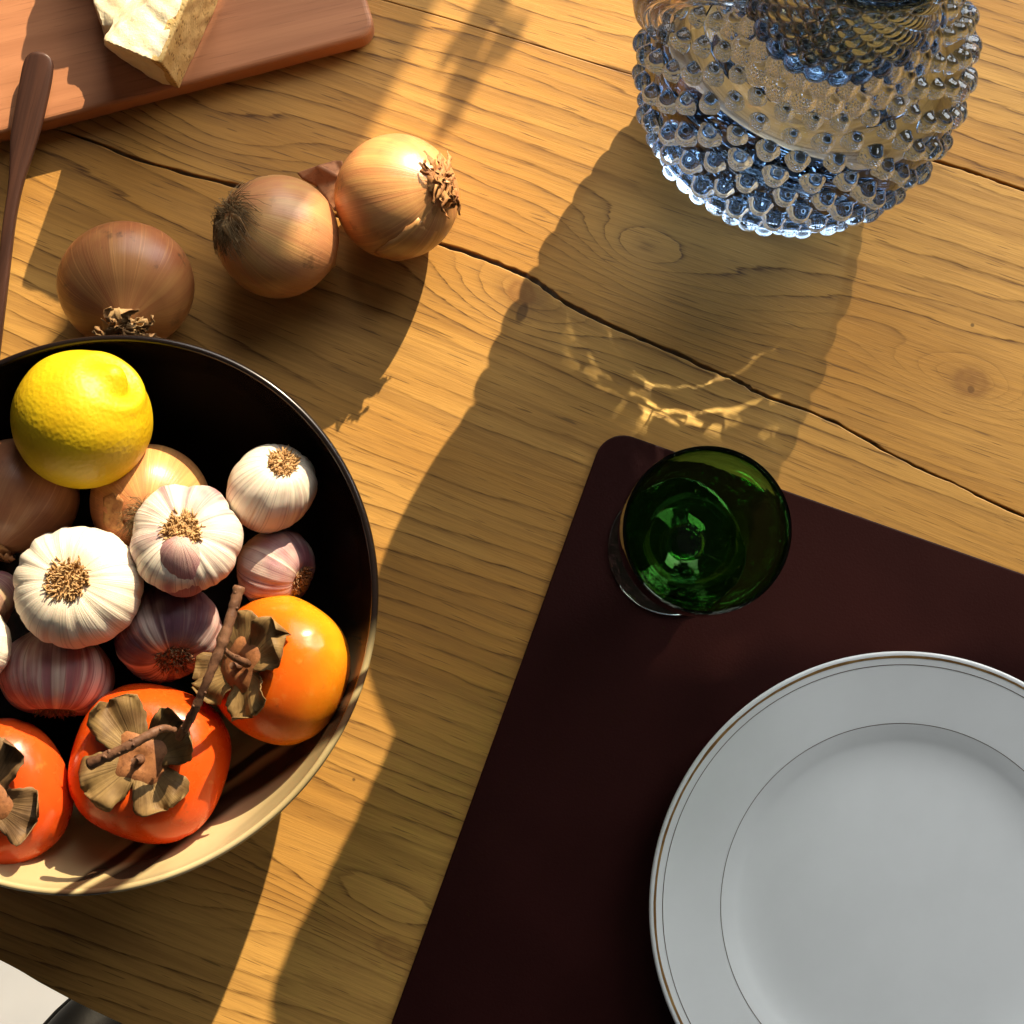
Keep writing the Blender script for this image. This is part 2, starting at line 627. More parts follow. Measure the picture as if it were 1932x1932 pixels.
jg = lambda i, x: float(np.interp(x * 3790 + 930, [1450, 1700, 1800, 1932], [0.00012, 0.0006, 0.0008, 0.0006]))
far = [p + Vector((0.12, 0.27)) for p in joint]
TH = 0.036


def plank(lower, upper, mat):
    pts = lower + list(reversed(upper))
    me = extrude_outline(pts, -TH, 0.0, bev=0.0005, segs=2, name='plank')
    for v in me.vertices:
        v.co.z -= FLOOR_Z
    o = link('plank', me, mat, table, sm=False)
    return o


# planks are stored relative to the table's base, materials read the same coordinates
A_LOW, A_MID, A_TOP = rad(22), rad(19), rad(17)
m_low = wood_table('oak_lower', A_LOW, 1.3, [(985, 565, 3.4, 0.036, 0.016, 0.85), (760, 1760, 3.0, 0.05, 0.02, 0.0), (640, 1790, -2.5, 0.07, 0.018, 0.25),
                                             (560, 1650, 2.0, 0.09, 0.02, 0.0)],
                   spots=((984, 552, 0.0080, 0.0066, (0.26, 0.115, 0.028), 0.8), (985, 590, 0.0030, 0.0055, (0.05, 0.022, 0.008), 0.85), (745, 1790, 0.012, 0.006, (0.24, 0.11, 0.03), 0.6)))
m_mid = wood_table('oak_middle', A_MID, 4.1, [(1205, 470, 2.7, 0.023, 0.0125, 0.0), (1330, 545, 2.6, 0.060, 0.022, 0.0), (1830, 722, 4.6, 0.028, 0.013, 0.6),
                                              (1700, 690, 1.6, 0.03, 0.012, 0.0), (400, 260, 2.2, 0.05, 0.02, 0.0)],
                   spots=((1832, 722, 0.0105, 0.0085, (0.27, 0.125, 0.033), 0.7), (1832, 735, 0.002, 0.002, (0.07, 0.03, 0.01), 0.7)))
m_top = wood_table('oak_upper', A_TOP, 8.7, [(1060, 130, 1.5, 0.08, 0.02, 0.0)])
plank(edge, offs(crack, crack_gap, -1, 3), m_low)
plank(offs(crack, crack_gap, 1, 4), offs(joint, jg, -1, 5, 0.0002), m_mid)
plank(offs(joint, jg, 1, 6, 0.0002), far, m_top)
m_leg = wood_simple('oak_leg', 0, (0.42, 0.26, 0.10), (0.2, 0.11, 0.04))
for (x, y) in ((-0.42, 0.18), (0.62, -0.32), (-0.36, 0.50), (0.72, 0.10)):
    V = np.zeros((2, 4, 3))
    for k, (z, r) in enumerate(((0.0, 0.02), (-FLOOR_Z - TH, 0.032))):
        V[k] = [(x - r, y - r, z), (x + r, y - r, z), (x + r, y + r, z), (x - r, y + r, z)]
    link('leg', grid(V, True, False, True, True), m_leg, table, sm=False)

# ------------------------------------------------------------------ black shoe on the floor
m_shoe = mat_plain('black_leather', (0.003, 0.003, 0.0033), 0.5, 0.12, 60.0, 0.3, 0.5)
shoe = thing('shoe', 'black glossy shoe tip on the pale floor under the table edge', 'shoe', tuple(P(170, 1960, FLOOR_Z)))
nn = SinNoise(77)
nu_, nv_ = 36, 30
V = np.zeros((nv_, nu_, 3))
for i in range(nv_):
    t = i / (nv_ - 1)
    w = 0.047 * math.sin(min(1, (t + 0.02) * 1.9) * math.pi / 2) ** 0.55 * (1 - 0.18 * t)
    h = 0.028 * min(1, (t + 0.03) * 3) ** 0.5 + 0.05 * t * t
    for j in range(nu_):
        th = 2 * math.pi * j / nu_
        V[i, j] = (w * math.cos(th), -0.25 * t + 0.06, max(-0.004, h * (0.5 + math.sin(th) * 1.1)) + 0.012)
V[:, :, 2] += 0.0022 * nn(V, 9.0) * (V[:, :, 2] > 0.02)
o = link('upper', fix_normals(grid(V, True, False, True, True)), m_shoe, shoe)
V2 = np.zeros((4, 40, 3))
for k, (s_, z) in enumerate(((0.96, 0), (1.02, 0.002), (1.02, 0.009), (0.98, 0.012))):
    for j in range(40):
        th = 2 * math.pi * j / 40
        yy = -0.07 + 0.132 * math.sin(th) * s_
        V2[k, j] = (0.048 * math.cos(th) * s_ * (1 - 0.2 * math.sin(th) ** 4), yy, z)
o = link('sole', grid(V2, True, False, True, True), m_shoe, shoe)
shoe.rotation_euler = (0, 0, rad(-28))

# ------------------------------------------------------------------ placemat
m_mat = NT('oxblood_leather')
a = m_mat.noise(m_mat.obj(), 9.0, 3.0, 0.55)
b = m_mat.noise(m_mat.obj(), 700.0, 2.0, 0.6)
c = m_mat.voro(m_mat.obj(), 900.0)
m_mat.bsdf(m_mat.mix(m_mat.remap(a, 0.3, 0.7), (0.020, 0.0042, 0.0038), (0.029, 0.0060, 0.0054)), m_mat.remap(a, 0.3, 0.7, 0.5, 0.62),
           m_mat.bump(m_mat.math('ADD', b, c), 0.07, 0.0005), spec=0.1)


def rounded(pts, radii, n=10):
    out = []
    k = len(pts)
    for i in range(k):
        p, a, b = Vector(pts[i]), Vector(pts[i - 1]), Vector(pts[(i + 1) % k])
        da, db = (a - p).normalized(), (b - p).normalized()
        r = radii[i]
        half = da.angle(db) / 2
        t = r / math.tan(half)
        cen = p + (da + db).normalized() * (r / math.sin(half))
        s0, s1 = p + da * t - cen, p + db * t - cen
        ang = s0.angle(s1)
        sg = 1 if s0.x * s1.y - s0.y * s1.x > 0 else -1
        for q in range(n + 1):
            th = sg * ang * q / n
            out.append(cen + Vector((s0.x * math.cos(th) - s0.y * math.sin(th), s0.x * math.sin(th) + s0.y * math.cos(th))))
    return out


c0 = P(1143, 806, 0.003).xy
u1 = (P(1932, 1083, 0.003).xy - c0).normalized()
v1 = (P(738, 1932, 0.003).xy - c0).normalized()
W1, L1 = 0.46, 0.36
pts = rounded([c0, c0 + v1 * L1, c0 + v1 * L1 + u1 * W1, c0 + u1 * W1], [0.0145] * 4)
me = extrude_outline(pts, 0.0005, 0.0032, bev=0.0008, segs=2)
tag(link('placemat', me, m_mat.m, sm=False), 'dark oxblood leather placemat with rounded corner under plate and glass', 'placemat')

# ------------------------------------------------------------------ plate
pl_c = P(1694, 1706, 0.0035)
PR = 0.1235
plate = thing('dinner_plate', 'white porcelain plate with gold rim line on the dark placemat', 'plate', (pl_c.x, pl_c.y, 0.0033))
m_por = mat_plain('porcelain', (0.82, 0.88, 0.92), 0.10, 0.5, 25.0, 0.02, 0.0, Coat_Weight=0.3, Coat_Roughness=0.04)
prof = [(0, 0.0080), (0.03, 0.0080), (0.058, 0.0082), (0.070, 0.0087), (0.078, 0.0099), (0.0830, 0.0115), (0.0866, 0.0127), (0.0893, 0.0134), (0.098, 0.0148),
        (0.110, 0.0168), (0.1190, 0.0185), (0.1222, 0.0192), (0.1235, 0.0187), (0.1232, 0.0174), (0.119, 0.0160), (0.10, 0.0120), (0.088, 0.0085), (0.076, 0.002),
        (0.066, 0.0), (0.06, 0.0), (0.058, 0.0014), (0.03, 0.0014), (0.0, 0.0014)]
prof = [p for p in catmull(prof, 5)]


def lathe(prof, nu=96, wob=0.0, ph=0.0, name='lathe', ell=(1, 1)):
    V = np.zeros((len(prof), nu, 3))
    th = np.linspace(0, 2 * np.pi, nu, endpoint=False)
    for i, p in enumerate(prof):
        r = max(p[0], 0)
        rr = r * (1 + wob * np.sin(2 * th + ph))
        V[i, :, 0] = rr * np.cos(th) * ell[0]
        V[i, :, 1] = rr * np.sin(th) * ell[1]
        V[i, :, 2] = p[1]
    return fix_normals(grid(V, True, False, False, False, name))


po = link('plate_body', lathe(prof, 160), m_por, plate)


def ring_band(r0, r1, zf, mat, name, parent, n=200, lift=0.00012, seed=0, jit=0.0):
    rr = np.random.RandomState(seed)
    th = np.linspace(0, 2 * np.pi, n, endpoint=False)
    k = 4
    V = np.zeros((k, n, 3))
    ja = np.convolve(rr.normal(size=n), np.ones(5) / 5, 'same') * jit
    jb = np.convolve(rr.normal(size=n), np.ones(5) / 5, 'same') * jit
    for i in range(k):
        r = (r0 + ja) + ((r1 + jb) - (r0 + ja)) * i / (k - 1)
        V[i, :, 0] = r * np.cos(th)
        V[i, :, 1] = r * np.sin(th)
        V[i, :, 2] = [zf(x) + lift for x in r]
    me = fix_normals(grid(V, True))
    o = link(name, me, mat, parent)
    return o


topp = sorted([(p[0], p[1]) for p in prof[:12 * 5]], key=lambda q: q[0])
zf = lambda r: float(np.interp(r, [q[0] for q in topp], [q[1] for q in topp]))
m_gold = NT('gold_band')
gn = m_gold.noise(m_gold.obj(), 60.0, 4.0, 0.7)
m_gold.bsdf(m_gold.mix(m_gold.remap(gn, 0.35, 0.65), (0.56, 0.34, 0.12), (0.32, 0.17, 0.06)), 0.38, spec=0.5, Metallic=0.55)
m_line = mat_plain('brown_line', (0.085, 0.05, 0.035), 0.4, 0.4)
ring_band(0.1204, 0.1216, zf, m_gold.m, 'gold_band', plate, jit=0.00022, seed=2)
ring_band(0.11700, 0.11732, zf, m_line, 'thin_line', plate)
ring_band(0.08850, 0.08878, zf, m_line, 'thin_line', plate)

# ------------------------------------------------------------------ green goblet
gl_c = P(1272, 1036, 0.0035)
goblet = thing('wine_glass', 'dark green wine glass with clear foot on the placemat corner', 'wine glass', (gl_c.x, gl_c.y, 0.0033))


def mat_glass(name, col, rough=0.0, ior=1.48, bumpk=0.0, k=60.0):
    s = NT(name)
    g = s.n('BsdfGlass')
    g.inputs['Color'].default_value = (*col, 1)
    g.inputs['Roughness'].default_value = rough
    g.inputs['IOR'].default_value = ior
    if bumpk:
        s.put(g.inputs['Normal'], s.bump(s.noise(s.obj(), k, 2.0), bumpk, 0.002))
    s.t.links.new(g.outputs[0], s.out.inputs[0])
    return s.m


m_green = mat_glass('green_glass', (0.97, 0.99, 0.95), bumpk=0.06, k=45.0)
va = m_green.node_tree.nodes.new('ShaderNodeVolumeAbsorption')
va.inputs['Color'].default_value = (0.50, 0.87, 0.40, 1)
va.inputs['Density'].default_value = 1000
m_green.node_tree.links.new(va.outputs[0], [n_ for n_ in m_green.node_tree.nodes if n_.type == 'OUTPUT_MATERIAL'][0].inputs['Volume'])
m_clear = mat_glass('clear_glass', (0.93, 0.95, 0.93))
GR = 0.0357
prof = [(0.0, 0.052), (0.006, 0.0525), (0.014, 0.056), (0.0235, 0.066), (0.0305, 0.082), (0.0345, 0.100), (0.0362, 0.118), (GR, 0.1380), (GR - 0.0004, 0.1386),
        (GR - 0.0011, 0.1384), (GR - 0.0014, 0.1375), (0.0346, 0.118), (0.0328, 0.100), (0.0287, 0.083), (0.0215, 0.0685), (0.0125, 0.0600), (0.0055, 0.0575), (0, 0.0570)]
link('bowl', lathe(catmull(prof, 6), 96, 0.004), m_green, goblet)
prof = [(0.0, 0.0), (0.030, 0.0), (0.0322, 0.0004), (0.0328, 0.0012), (0.0322, 0.0021), (0.028, 0.0030), (0.018, 0.0052), (0.010, 0.0095), (0.0062, 0.016), (0.0052, 0.026),
        (0.0055, 0.038), (0.0075, 0.047), (0.0098, 0.0518), (0.006, 0.0521), (0.0, 0.0518)]
link('stem_and_foot', lathe(catmull(prof, 6), 80), m_clear, goblet)

# ------------------------------------------------------------------ hobnail glass jug
jug_c = P(1464, 216, 0.0)
jug = thing('hobnail_jug', 'blue tinted clear glass jug covered in round hobnail knobs', 'jug', (jug_c.x, jug_c.y, 0.0005))
m_jug = mat_glass('blue_glass', (0.74, 0.82, 0.90), ior=1.52)
m_hob = mat_glass('knob_glass', (0.84, 0.91, 1.0), ior=1.58)
ctrl = [(0.030, 0.0025), (0.040, 0.0015), (0.048, 0.007), (0.0615, 0.026), (0.0705, 0.050), (0.0738, 0.075), (0.0715, 0.100), (0.0640, 0.126), (0.0530, 0.148),
        (0.0420, 0.166), (0.0365, 0.184), (0.0350, 0.205), (0.0355, 0.228), (0.0375, 0.248), (0.0385, 0.254)]
cp = np.array(catmull(ctrl, 40))
seg = np.r_[0, np.cumsum(np.hypot(*np.diff(cp, axis=0).T))]
NROW, NH = 300, 26 * 20
sv = np.linspace(0, seg[-1], NROW)
pr = np.stack([np.interp(sv, seg, cp[:, 0]), np.interp(sv, seg, cp[:, 1])], 1)
tg = np.gradient(pr, axis=0)
tg /= np.linalg.norm(tg, axis=1)[:, None]
nr = np.stack([tg[:, 1], -tg[:, 0]], 1)
NHOB = 25
th = np.linspace(0, 2 * np.pi, NH, endpoint=False)
disp = np.zeros((NROW, NH))
s0, k = 0.021, 0
rj = np.random.RandomState(5)
hobs = []
while s0 < seg[-1] - 0.004:
    r0 = np.interp(s0, seg, cp[:, 0])
    z0 = np.interp(s0, seg, cp[:, 1])
    spc = 2 * math.pi * r0 / NHOB
    tw = (k % 2) * math.pi / NHOB
    nv0 = (np.interp(s0, sv, nr[:, 0]), np.interp(s0, sv, nr[:, 1]))
    if z0 < 0.158:                                   # free standing knobs on the belly
        a = min(0.0056, 0.33 * spc)
        for q in range(NHOB):
            tc = 2 * math.pi * q / NHOB + tw + rj.normal() * 0.014
            hobs.append((tc, r0, z0 + rj.normal() * 0.0006, nv0, a * (1 + rj.normal() * 0.05)))
        s0 += max(0.0085, 0.80 * spc)
    else:                                            # pressed scales up the neck
        a = 0.5 * spc
        for q in range(NHOB):
            tc = 2 * math.pi * q / NHOB + tw
            dth = (th - tc + np.pi) % (2 * np.pi) - np.pi
            cols = np.where(np.abs(dth) < 1.6 * a / r0)[0]
            rows = np.where(np.abs(sv - s0) < 2 * a)[0]
            d = np.sqrt((dth[cols][None, :] * r0 / a) ** 2 + ((sv[rows] - s0)[:, None] / (a * 1.25)) ** 2)
            dome = np.where(d < 1, 0.0026 * (1 - np.clip(d, 0, 1) ** 2) ** 0.8, 0)
            blk = disp[np.ix_(rows, cols)]
            disp[np.ix_(rows, cols)] = np.maximum(dome, blk)
        s0 += 0.0085
    k += 1
R = pr[:, 0][:, None] + nr[:, 0][:, None] * disp
Z = pr[:, 1][:, None] + nr[:, 1][:, None] * disp
OUT = np.stack([R * np.cos(th), R * np.sin(th), Z], -1)
inner = [(0.0350, 0.2545), (0.0335, 0.248), (0.0315, 0.228), (0.0310, 0.205), (0.0315, 0.190), (0.0325, 0.172), (0.0320, 0.1615), (0.029, 0.1595), (0.016, 0.159), (0.003, 0.159)]   # down to the water level in the neck
ip = np.array(catmull(inner, 6))
INN = np.stack([ip[:, 0][:, None] * np.cos(th), ip[:, 0][:, None] * np.sin(th), np.repeat(ip[:, 1][:, None], NH, 1)], -1)
ALL = np.concatenate([OUT, INN], 0)
me = grid(ALL, True, False, True, True)
bm = bmesh.new(); bm.from_mesh(me)
bmesh.ops.recalc_face_normals(bm, faces=bm.faces)
bm.to_mesh(me); bm.free()
jb = link('body', me, m_jug, jug)
hpf = catmull([(1.08, 0.0), (1.03, 0.14), (0.93, 0.30), (0.84, 0.52), (0.72, 0.78), (0.50, 0.99), (0.22, 1.10), (0.0, 1.12)], 3)
hv = np.zeros((len(hpf), 28, 3))
for i, q_ in enumerate(hpf):
    for j in range(28):
        t_ = 2 * math.pi * j / 28
        hv[i, j] = (q_[0] * math.cos(t_), q_[0] * math.sin(t_), q_[1])
hob_me = grid(hv)
bm = bmesh.new(); bm.from_mesh(hob_me)
bmesh.ops.remove_doubles(bm, verts=bm.verts, dist=1e-6)
bm.to_mesh(hob_me); bm.free()
smooth(hob_me)
hob_me.materials.append(m_hob)
for (tc, r0, z0, n0, a) in hobs:
    o = bpy.data.objects.new('hobnail', hob_me)
    C.objects.link(o)
    o.parent = jb
    nrm_ = Vector((n0[0] * math.cos(tc), n0[0] * math.sin(tc), n0[1])).normalized()
    o.location = Vector((r0 * math.cos(tc), r0 * math.sin(tc), z0)) - nrm_ * 0.0006
    o.rotation_mode = 'QUATERNION'
    o.rotation_quaternion = axis_quat(nrm_)
    o.scale = (a, a, a)
jb.cycles.is_caustics_caster = True
# ribbed handle from the shoulder up to the neck, on the left side
hdir = Vector((-0.98, 0.17, 0)).normalized()
hp = [hdir * r_ + Vector((0, 0, z_)) for r_, z_ in ((0.060, 0.104), (0.066, 0.107), (0.0705, 0.117), (0.072, 0.134), (0.066, 0.150), (0.054, 0.161), (0.036, 0.170))]
hp = [Vector(p) for p in catmull([tuple(p) for p in hp], 10)]
nu_ = 64
V = np.zeros((len(hp), nu_, 3))
side = Vector((-hdir.y, hdir.x, 0))
for i, p in enumerate(hp):
    t = (hp[min(i + 1, len(hp) - 1)] - hp[max(i - 1, 0)]).normalized()
    nn_ = t.cross(side).normalized()
    f = i / (len(hp) - 1)
    w = 0.0105 * (1 - 0.15 * math.sin(f * math.pi)) * (0.8 + 0.2 * min(1, f * 8))
    for j in range(nu_):
        a = 2 * math.pi * j / nu_
        rib = 1 + 0.10 * math.cos(12 * a)
        V[i, j] = p + side * math.cos(a) * w * rib + nn_ * math.sin(a) * w * 1.25 * rib
m_handle = mat_glass('handle_glass', (0.97, 0.96, 0.96), rough=0.10, ior=1.5)
link('handle', fix_normals(grid(V, True, False, True, True)), m_handle, jug)

m_stem = mat_husk('dark_stem', (0.022, 0.008, 0.006), (0.010, 0.005, 0.004), 60.0)
bq = thing('flower_stems', 'bunch of dark reddish stems standing in the jug mouth', 'flowers', (jug_c.x, jug_c.y, 0.1605))
rs = random.Random(8)
for k in range(46):
    a = rs.uniform(0, 6.28); q = 0.0265 * math.sqrt(rs.random())
    p0 = Vector((q * math.cos(a), q * math.sin(a), 0.0)); tp = p0 * rs.uniform(0.95, 1.12) + Vector((rs.uniform(-.003, .003), rs.uniform(-.003, .003), rs.uniform(0.105, 0.15)))
    link('stem', tube([p0, p0.lerp(tp, 0.5) + Vector((rs.uniform(-.003, .003), 0, 0)), tp], [0.0032, 0.003, 0.0024], 7), m_stem, bq)

# ------------------------------------------------------------------ cutting board
m_board = wood_simple('red_brown_board', rad(-14), (0.50, 0.215, 0.100), (0.34, 0.130, 0.058), (5, 120), 0.48, 0.6, 0.12)
BT = 0.016
bl = P(0, 252, BT).xy
br = P(712, 64, BT).xy
ub = (br - bl).normalized()
corner = br
tr = P(690, 0, BT).xy
vb = (tr - br).normalized()
vb = (vb + Vector((-ub.y, ub.x)) * 1.5).normalized()
pts = rounded([corner, corner + vb * 0.24, corner + vb * 0.24 - ub * 0.42, corner - ub * 0.42], [0.009, 0.012, 0.012, 0.012])
me = extrude_outline(pts, 0.0006, BT, bev=0.0028, segs=4)
tag(link('cutting_board', me, m_board, sm=False), 'reddish brown wooden cutting board with rounded corner under the cheese', 'cutting board')

# ------------------------------------------------------------------ cheese
m_cheese = NT('hard_cheese')
a = m_cheese.noise(m_cheese.obj(), 90.0, 4.0, 0.6)
b = m_cheese.noise(m_cheese.obj(), 420.0, 4.0, 0.65)
v = m_cheese.voro(m_cheese.obj(), 130.0)
col = m_cheese.mix(m_cheese.remap(a, 0.35, 0.7), (0.82, 0.72, 0.51), (0.78, 0.65, 0.42))
col = m_cheese.mix(m_cheese.remap(v, 0.16, 0.05, 0.0, 0.6), col, (0.90, 0.84, 0.66))
bb = m_cheese.bsdf(col, 0.5, m_cheese.bump(m_cheese.math('ADD', a, b), 0.4, 0.0011), spec=0.35)
bb.inputs['Subsurface Weight'].default_value = 0.1
bb.inputs['Subsurface Radius'].default_value = (0.006, 0.004, 0.002)
bb.inputs['Subsurface Scale'].default_value = 0.5
m_rind = NT('cheese_rind')
uvr = m_rind.obj()
a = m_rind.noise(uvr, 70.0, 4.0, 0.6)
b = m_rind.noise(uvr, 500.0, 3.0, 0.6)
dots = m_rind.voro(uvr, 330.0, rnd=0.45)
dmask = m_rind.math('MULTIPLY', m_rind.remap(dots, 0.36, 0.22), m_rind.remap(a, 0.36, 0.6, 0.2, 1.0))
col = m_rind.mix(m_rind.remap(a, 0.3, 0.7), (0.68, 0.47, 0.19), (0.55, 0.34, 0.11))
col = m_rind.mix(dmask, col, (0.26, 0.135, 0.04))
m_rind.bsdf(col, 0.5, m_rind.bump(m_rind.math('SUBTRACT', b, m_rind.math('MULTIPLY', dmask, 1.6)), 0.4, 0.0008), spec=0.4)


def hull_mesh(pts, cuts=4, amp=0.0012, f=60.0, seed=1, name='hull', amp2=0.0, vox=0.0008):
    bm = bmesh.new()
    for p in pts:
        bm.verts.new(p)
    r = bmesh.ops.convex_hull(bm, input=bm.verts)
    bmesh.ops.delete(bm, geom=[e for e in r['geom_interior'] if isinstance(e, bmesh.types.BMVert)], context='VERTS')
    tmp = bpy.data.meshes.new('tmp')
    bm.to_mesh(tmp)
    bm.free()
    to = bpy.data.objects.new('tmp', tmp)
    C.objects.link(to)
    rm = to.modifiers.new('r', 'REMESH')
    rm.mode = 'VOXEL'
    rm.voxel_size = vox
    dg = bpy.context.evaluated_depsgraph_get()
    me2 = bpy.data.meshes.new_from_object(to.evaluated_get(dg))
    bpy.data.objects.remove(to)
    bpy.data.meshes.remove(tmp)
    bm = bmesh.new()
    bm.from_mesh(me2)
    bpy.data.meshes.remove(me2)
    bmesh.ops.smooth_vert(bm, verts=bm.verts, factor=0.4, use_axis_x=True, use_axis_y=True, use_axis_z=True)
    bm.normal_update()
    X = np.array([v.co for v in bm.verts])
    N = np.array([v.normal for v in bm.verts])
    n1, n2 = SinNoise(seed), SinNoise(seed + 9)
    crumb = np.abs(n1(X, f / 6.28 * 1.0)) - 0.6
    d = amp * crumb + (amp2 or amp * 0.4) * n2(X, f * 3.3 / 6.28)
    X = X + N * d[:, None]
    for v, x in zip(bm.verts, X):
        v.co = x
    bmesh.ops.recalc_face_normals(bm, faces=bm.faces)
    me = bpy.data.meshes.new(name)
    bm.to_mesh(me)
    bm.free()
    return me


def rel(p, o):
    return tuple(Vector(p) - Vector(o))


zb, zt = BT + 0.0006, BT + 0.046
orig = P(300, 130, BT); orig = Vector((orig.x, orig.y, BT + 0.0004))
ch = thing('cheese_wedge', 'cream hard cheese wedge with dotted tan rind lit on the board', 'cheese', tuple(orig))
TOPS = [(196, 76), (214, 56), (238, 38), (262, 22), (285, -5), (335, -55), (362, -40), (346, 6), (297, 117)]
BOTS = [(197, 86), (252, 128), (308, 161), (330, 163), (398, 12), (405, -40), (300, -70), (235, -5)]
pts = [rel(P(x, y, zt - 0.002 * (i % 2)), orig) for i, (x, y) in enumerate(TOPS)] + [rel(P(x, y, zb), orig) for x, y in BOTS]
ob = link('paste', hull_mesh(pts, 6, 0.0006, 190.0, 3), m_cheese.m, ch, sm=False)
# rind: a slab on the sloping outer face
q = [P(366, -48, zt), P(297, 117, zt), P(331, 165, zb), P(402, 8, zb), P(420, -45, zb)]
nrm = ((q[0] - q[1]).cross(q[2] - q[1])).normalized()
if nrm.x < 0:
    nrm = -nrm
pts = [rel(p + nrm * 0.0022, orig) for p in q] + [rel(p - nrm * 0.0035, orig) for p in q]
link('rind', hull_mesh(pts, 5, 0.0004, 150.0, 7), m_rind.m, ch, sm=False)
# the second, bigger piece reaching in from behind
zt2 = BT + 0.020
orig2 = P(230, -60, BT); orig2 = Vector((orig2.x, orig2.y, BT + 0.0004))
ch2 = thing('cheese_chunk', 'shaded rough cheese chunk behind the lit wedge', 'cheese', tuple(orig2))
TOPS = [(178, 6), (190, 50), (206, 66), (232, 46), (256, 20), (262, -10), (255, -140), (170, -140)]
BOTS = [(182, 14), (200, 70), (236, 50), (262, 10), (262, -130), (175, -130)]
pts = [rel(P(x, y, zt2 - 0.003 * (i % 3)), orig2) for i, (x, y) in enumerate(TOPS)] + [rel(P(x, y, zb), orig2) for x, y in BOTS]
link('paste', hull_mesh(pts, 5, 0.0016, 130.0, 13), m_cheese.m, ch2, sm=False)
g0, g1_ = P(150, -95, BT), P(290, -95, BT)
pts = [(x_ - orig2.x, y_ - orig2.y, z_) for x_, y_ in ((g0.x, g0.y), (g1_.x, g1_.y - 0.004), (g1_.x, g1_.y + 0.05), (g0.x + 0.01, g0.y + 0.05)) for z_ in (0.0, 0.034)]
link('paste', hull_mesh(pts, 5, 0.0016, 130.0, 15), m_cheese.m, ch2, sm=False)  # tall unseen block, added to cast shade on the board

# ------------------------------------------------------------------ spreader
m_spr = wood_simple('dark_wood', rad(-76), (0.075, 0.031, 0.019), (0.028, 0.012, 0.009), (8, 200), 0.42, 0.9, 0.12)
cl = [(80, 101, 3), (79, 106, 17), (78, 112, 25), (76, 125, 30), (71, 155, 31), (64, 192, 30), (56, 232, 29), (47, 269, 27), (41, 308, 20), (34, 346, 14), (27, 385, 12), (20, 423, 12),
      (12, 500, 11.5), (4, 577, 10.5), (-8, 680, 10), (-20, 780, 11), (-24, 815, 9), (-25, 826, 4)]
s_e = 230
V = np.zeros((len(cl), 20, 3))
for i, (x, y, hw) in enumerate(cl):
    zz = 0.0175 + (s_e - y) / 3790 * (0.0155 / ((826 - s_e) / 3790))
    c_ = P(x, y, zz)
    a_ = P(cl[max(i - 1, 0)][0], cl[max(i - 1, 0)][1], zz); b_ = P(cl[min(i + 1, len(cl) - 1)][0], cl[min(i + 1, len(cl) - 1)][1], zz)
    t = (b_ - a_).normalized()
    sd = Vector((-t.y, t.x, 0)).normalized()
    w = S(hw, zz)
    thk = 0.0025 if y < 300 else np.interp(y, [300, 400], [0.0025, 0.0032])
    thk = min(thk, w * 0.9)
    for j in range(20):
        th_ = 2 * math.pi * j / 20
        cx, cz = math.cos(th_), math.sin(th_)
        cx = math.copysign(abs(cx) ** 0.6, cx); cz = math.copysign(abs(cz) ** 0.6, cz)
        V[i, j] = c_ + sd * cx * w + Vector((0, 0, 0.003 + cz * thk))
sp_o = P(60, 230, 0.0); 
spo = link('butter_spreader', fix_normals(grid(V, True, False, True, True)), m_spr)
tag(spo, 'dark brown wooden butter spreader resting on the cutting board edge', 'spreader')
ss = spo.modifiers.new('sub', 'SUBSURF'); ss.levels = 1; ss.render_levels = 2


# ------------------------------------------------------------------ onions
def onion_body(R, seed, flat=0.95, neck=0.16, nu=96, nv=72):
    """local +z = neck, -z = root"""
    n1 = SinNoise(seed)
    ph = np.linspace(0.0, math.pi, nv)
    th = np.linspace(0, 2 * np.pi, nu, endpoint=False)
    V = np.zeros((nv, nu, 3))
    for i, p in enumerate(ph):
        r = math.sin(p)
        z = math.cos(p) * flat
        if p < 0.62:
            k = 1 - p / 0.62
            z += neck * k ** 2.0 * 1.3
            r *= 1 - 0.10 * k
        if p > math.pi - 0.35:
            k = 1 - (math.pi - p) / 0.35
            z += 0.05 * k * k
        V[i, :, 0] = r * np.cos(th); V[i, :, 1] = r * np.sin(th); V[i, :, 2] = z
    d = 1 + 0.014 * n1(V, 0.28) + 0.004 * n1(V * np.array([1, 1, .35]), 0.9)
    V *= d[:, :, None] * R
    # skin edge: a slightly raised outer layer bounded by a ragged line
    return fix_normals(grid(V))


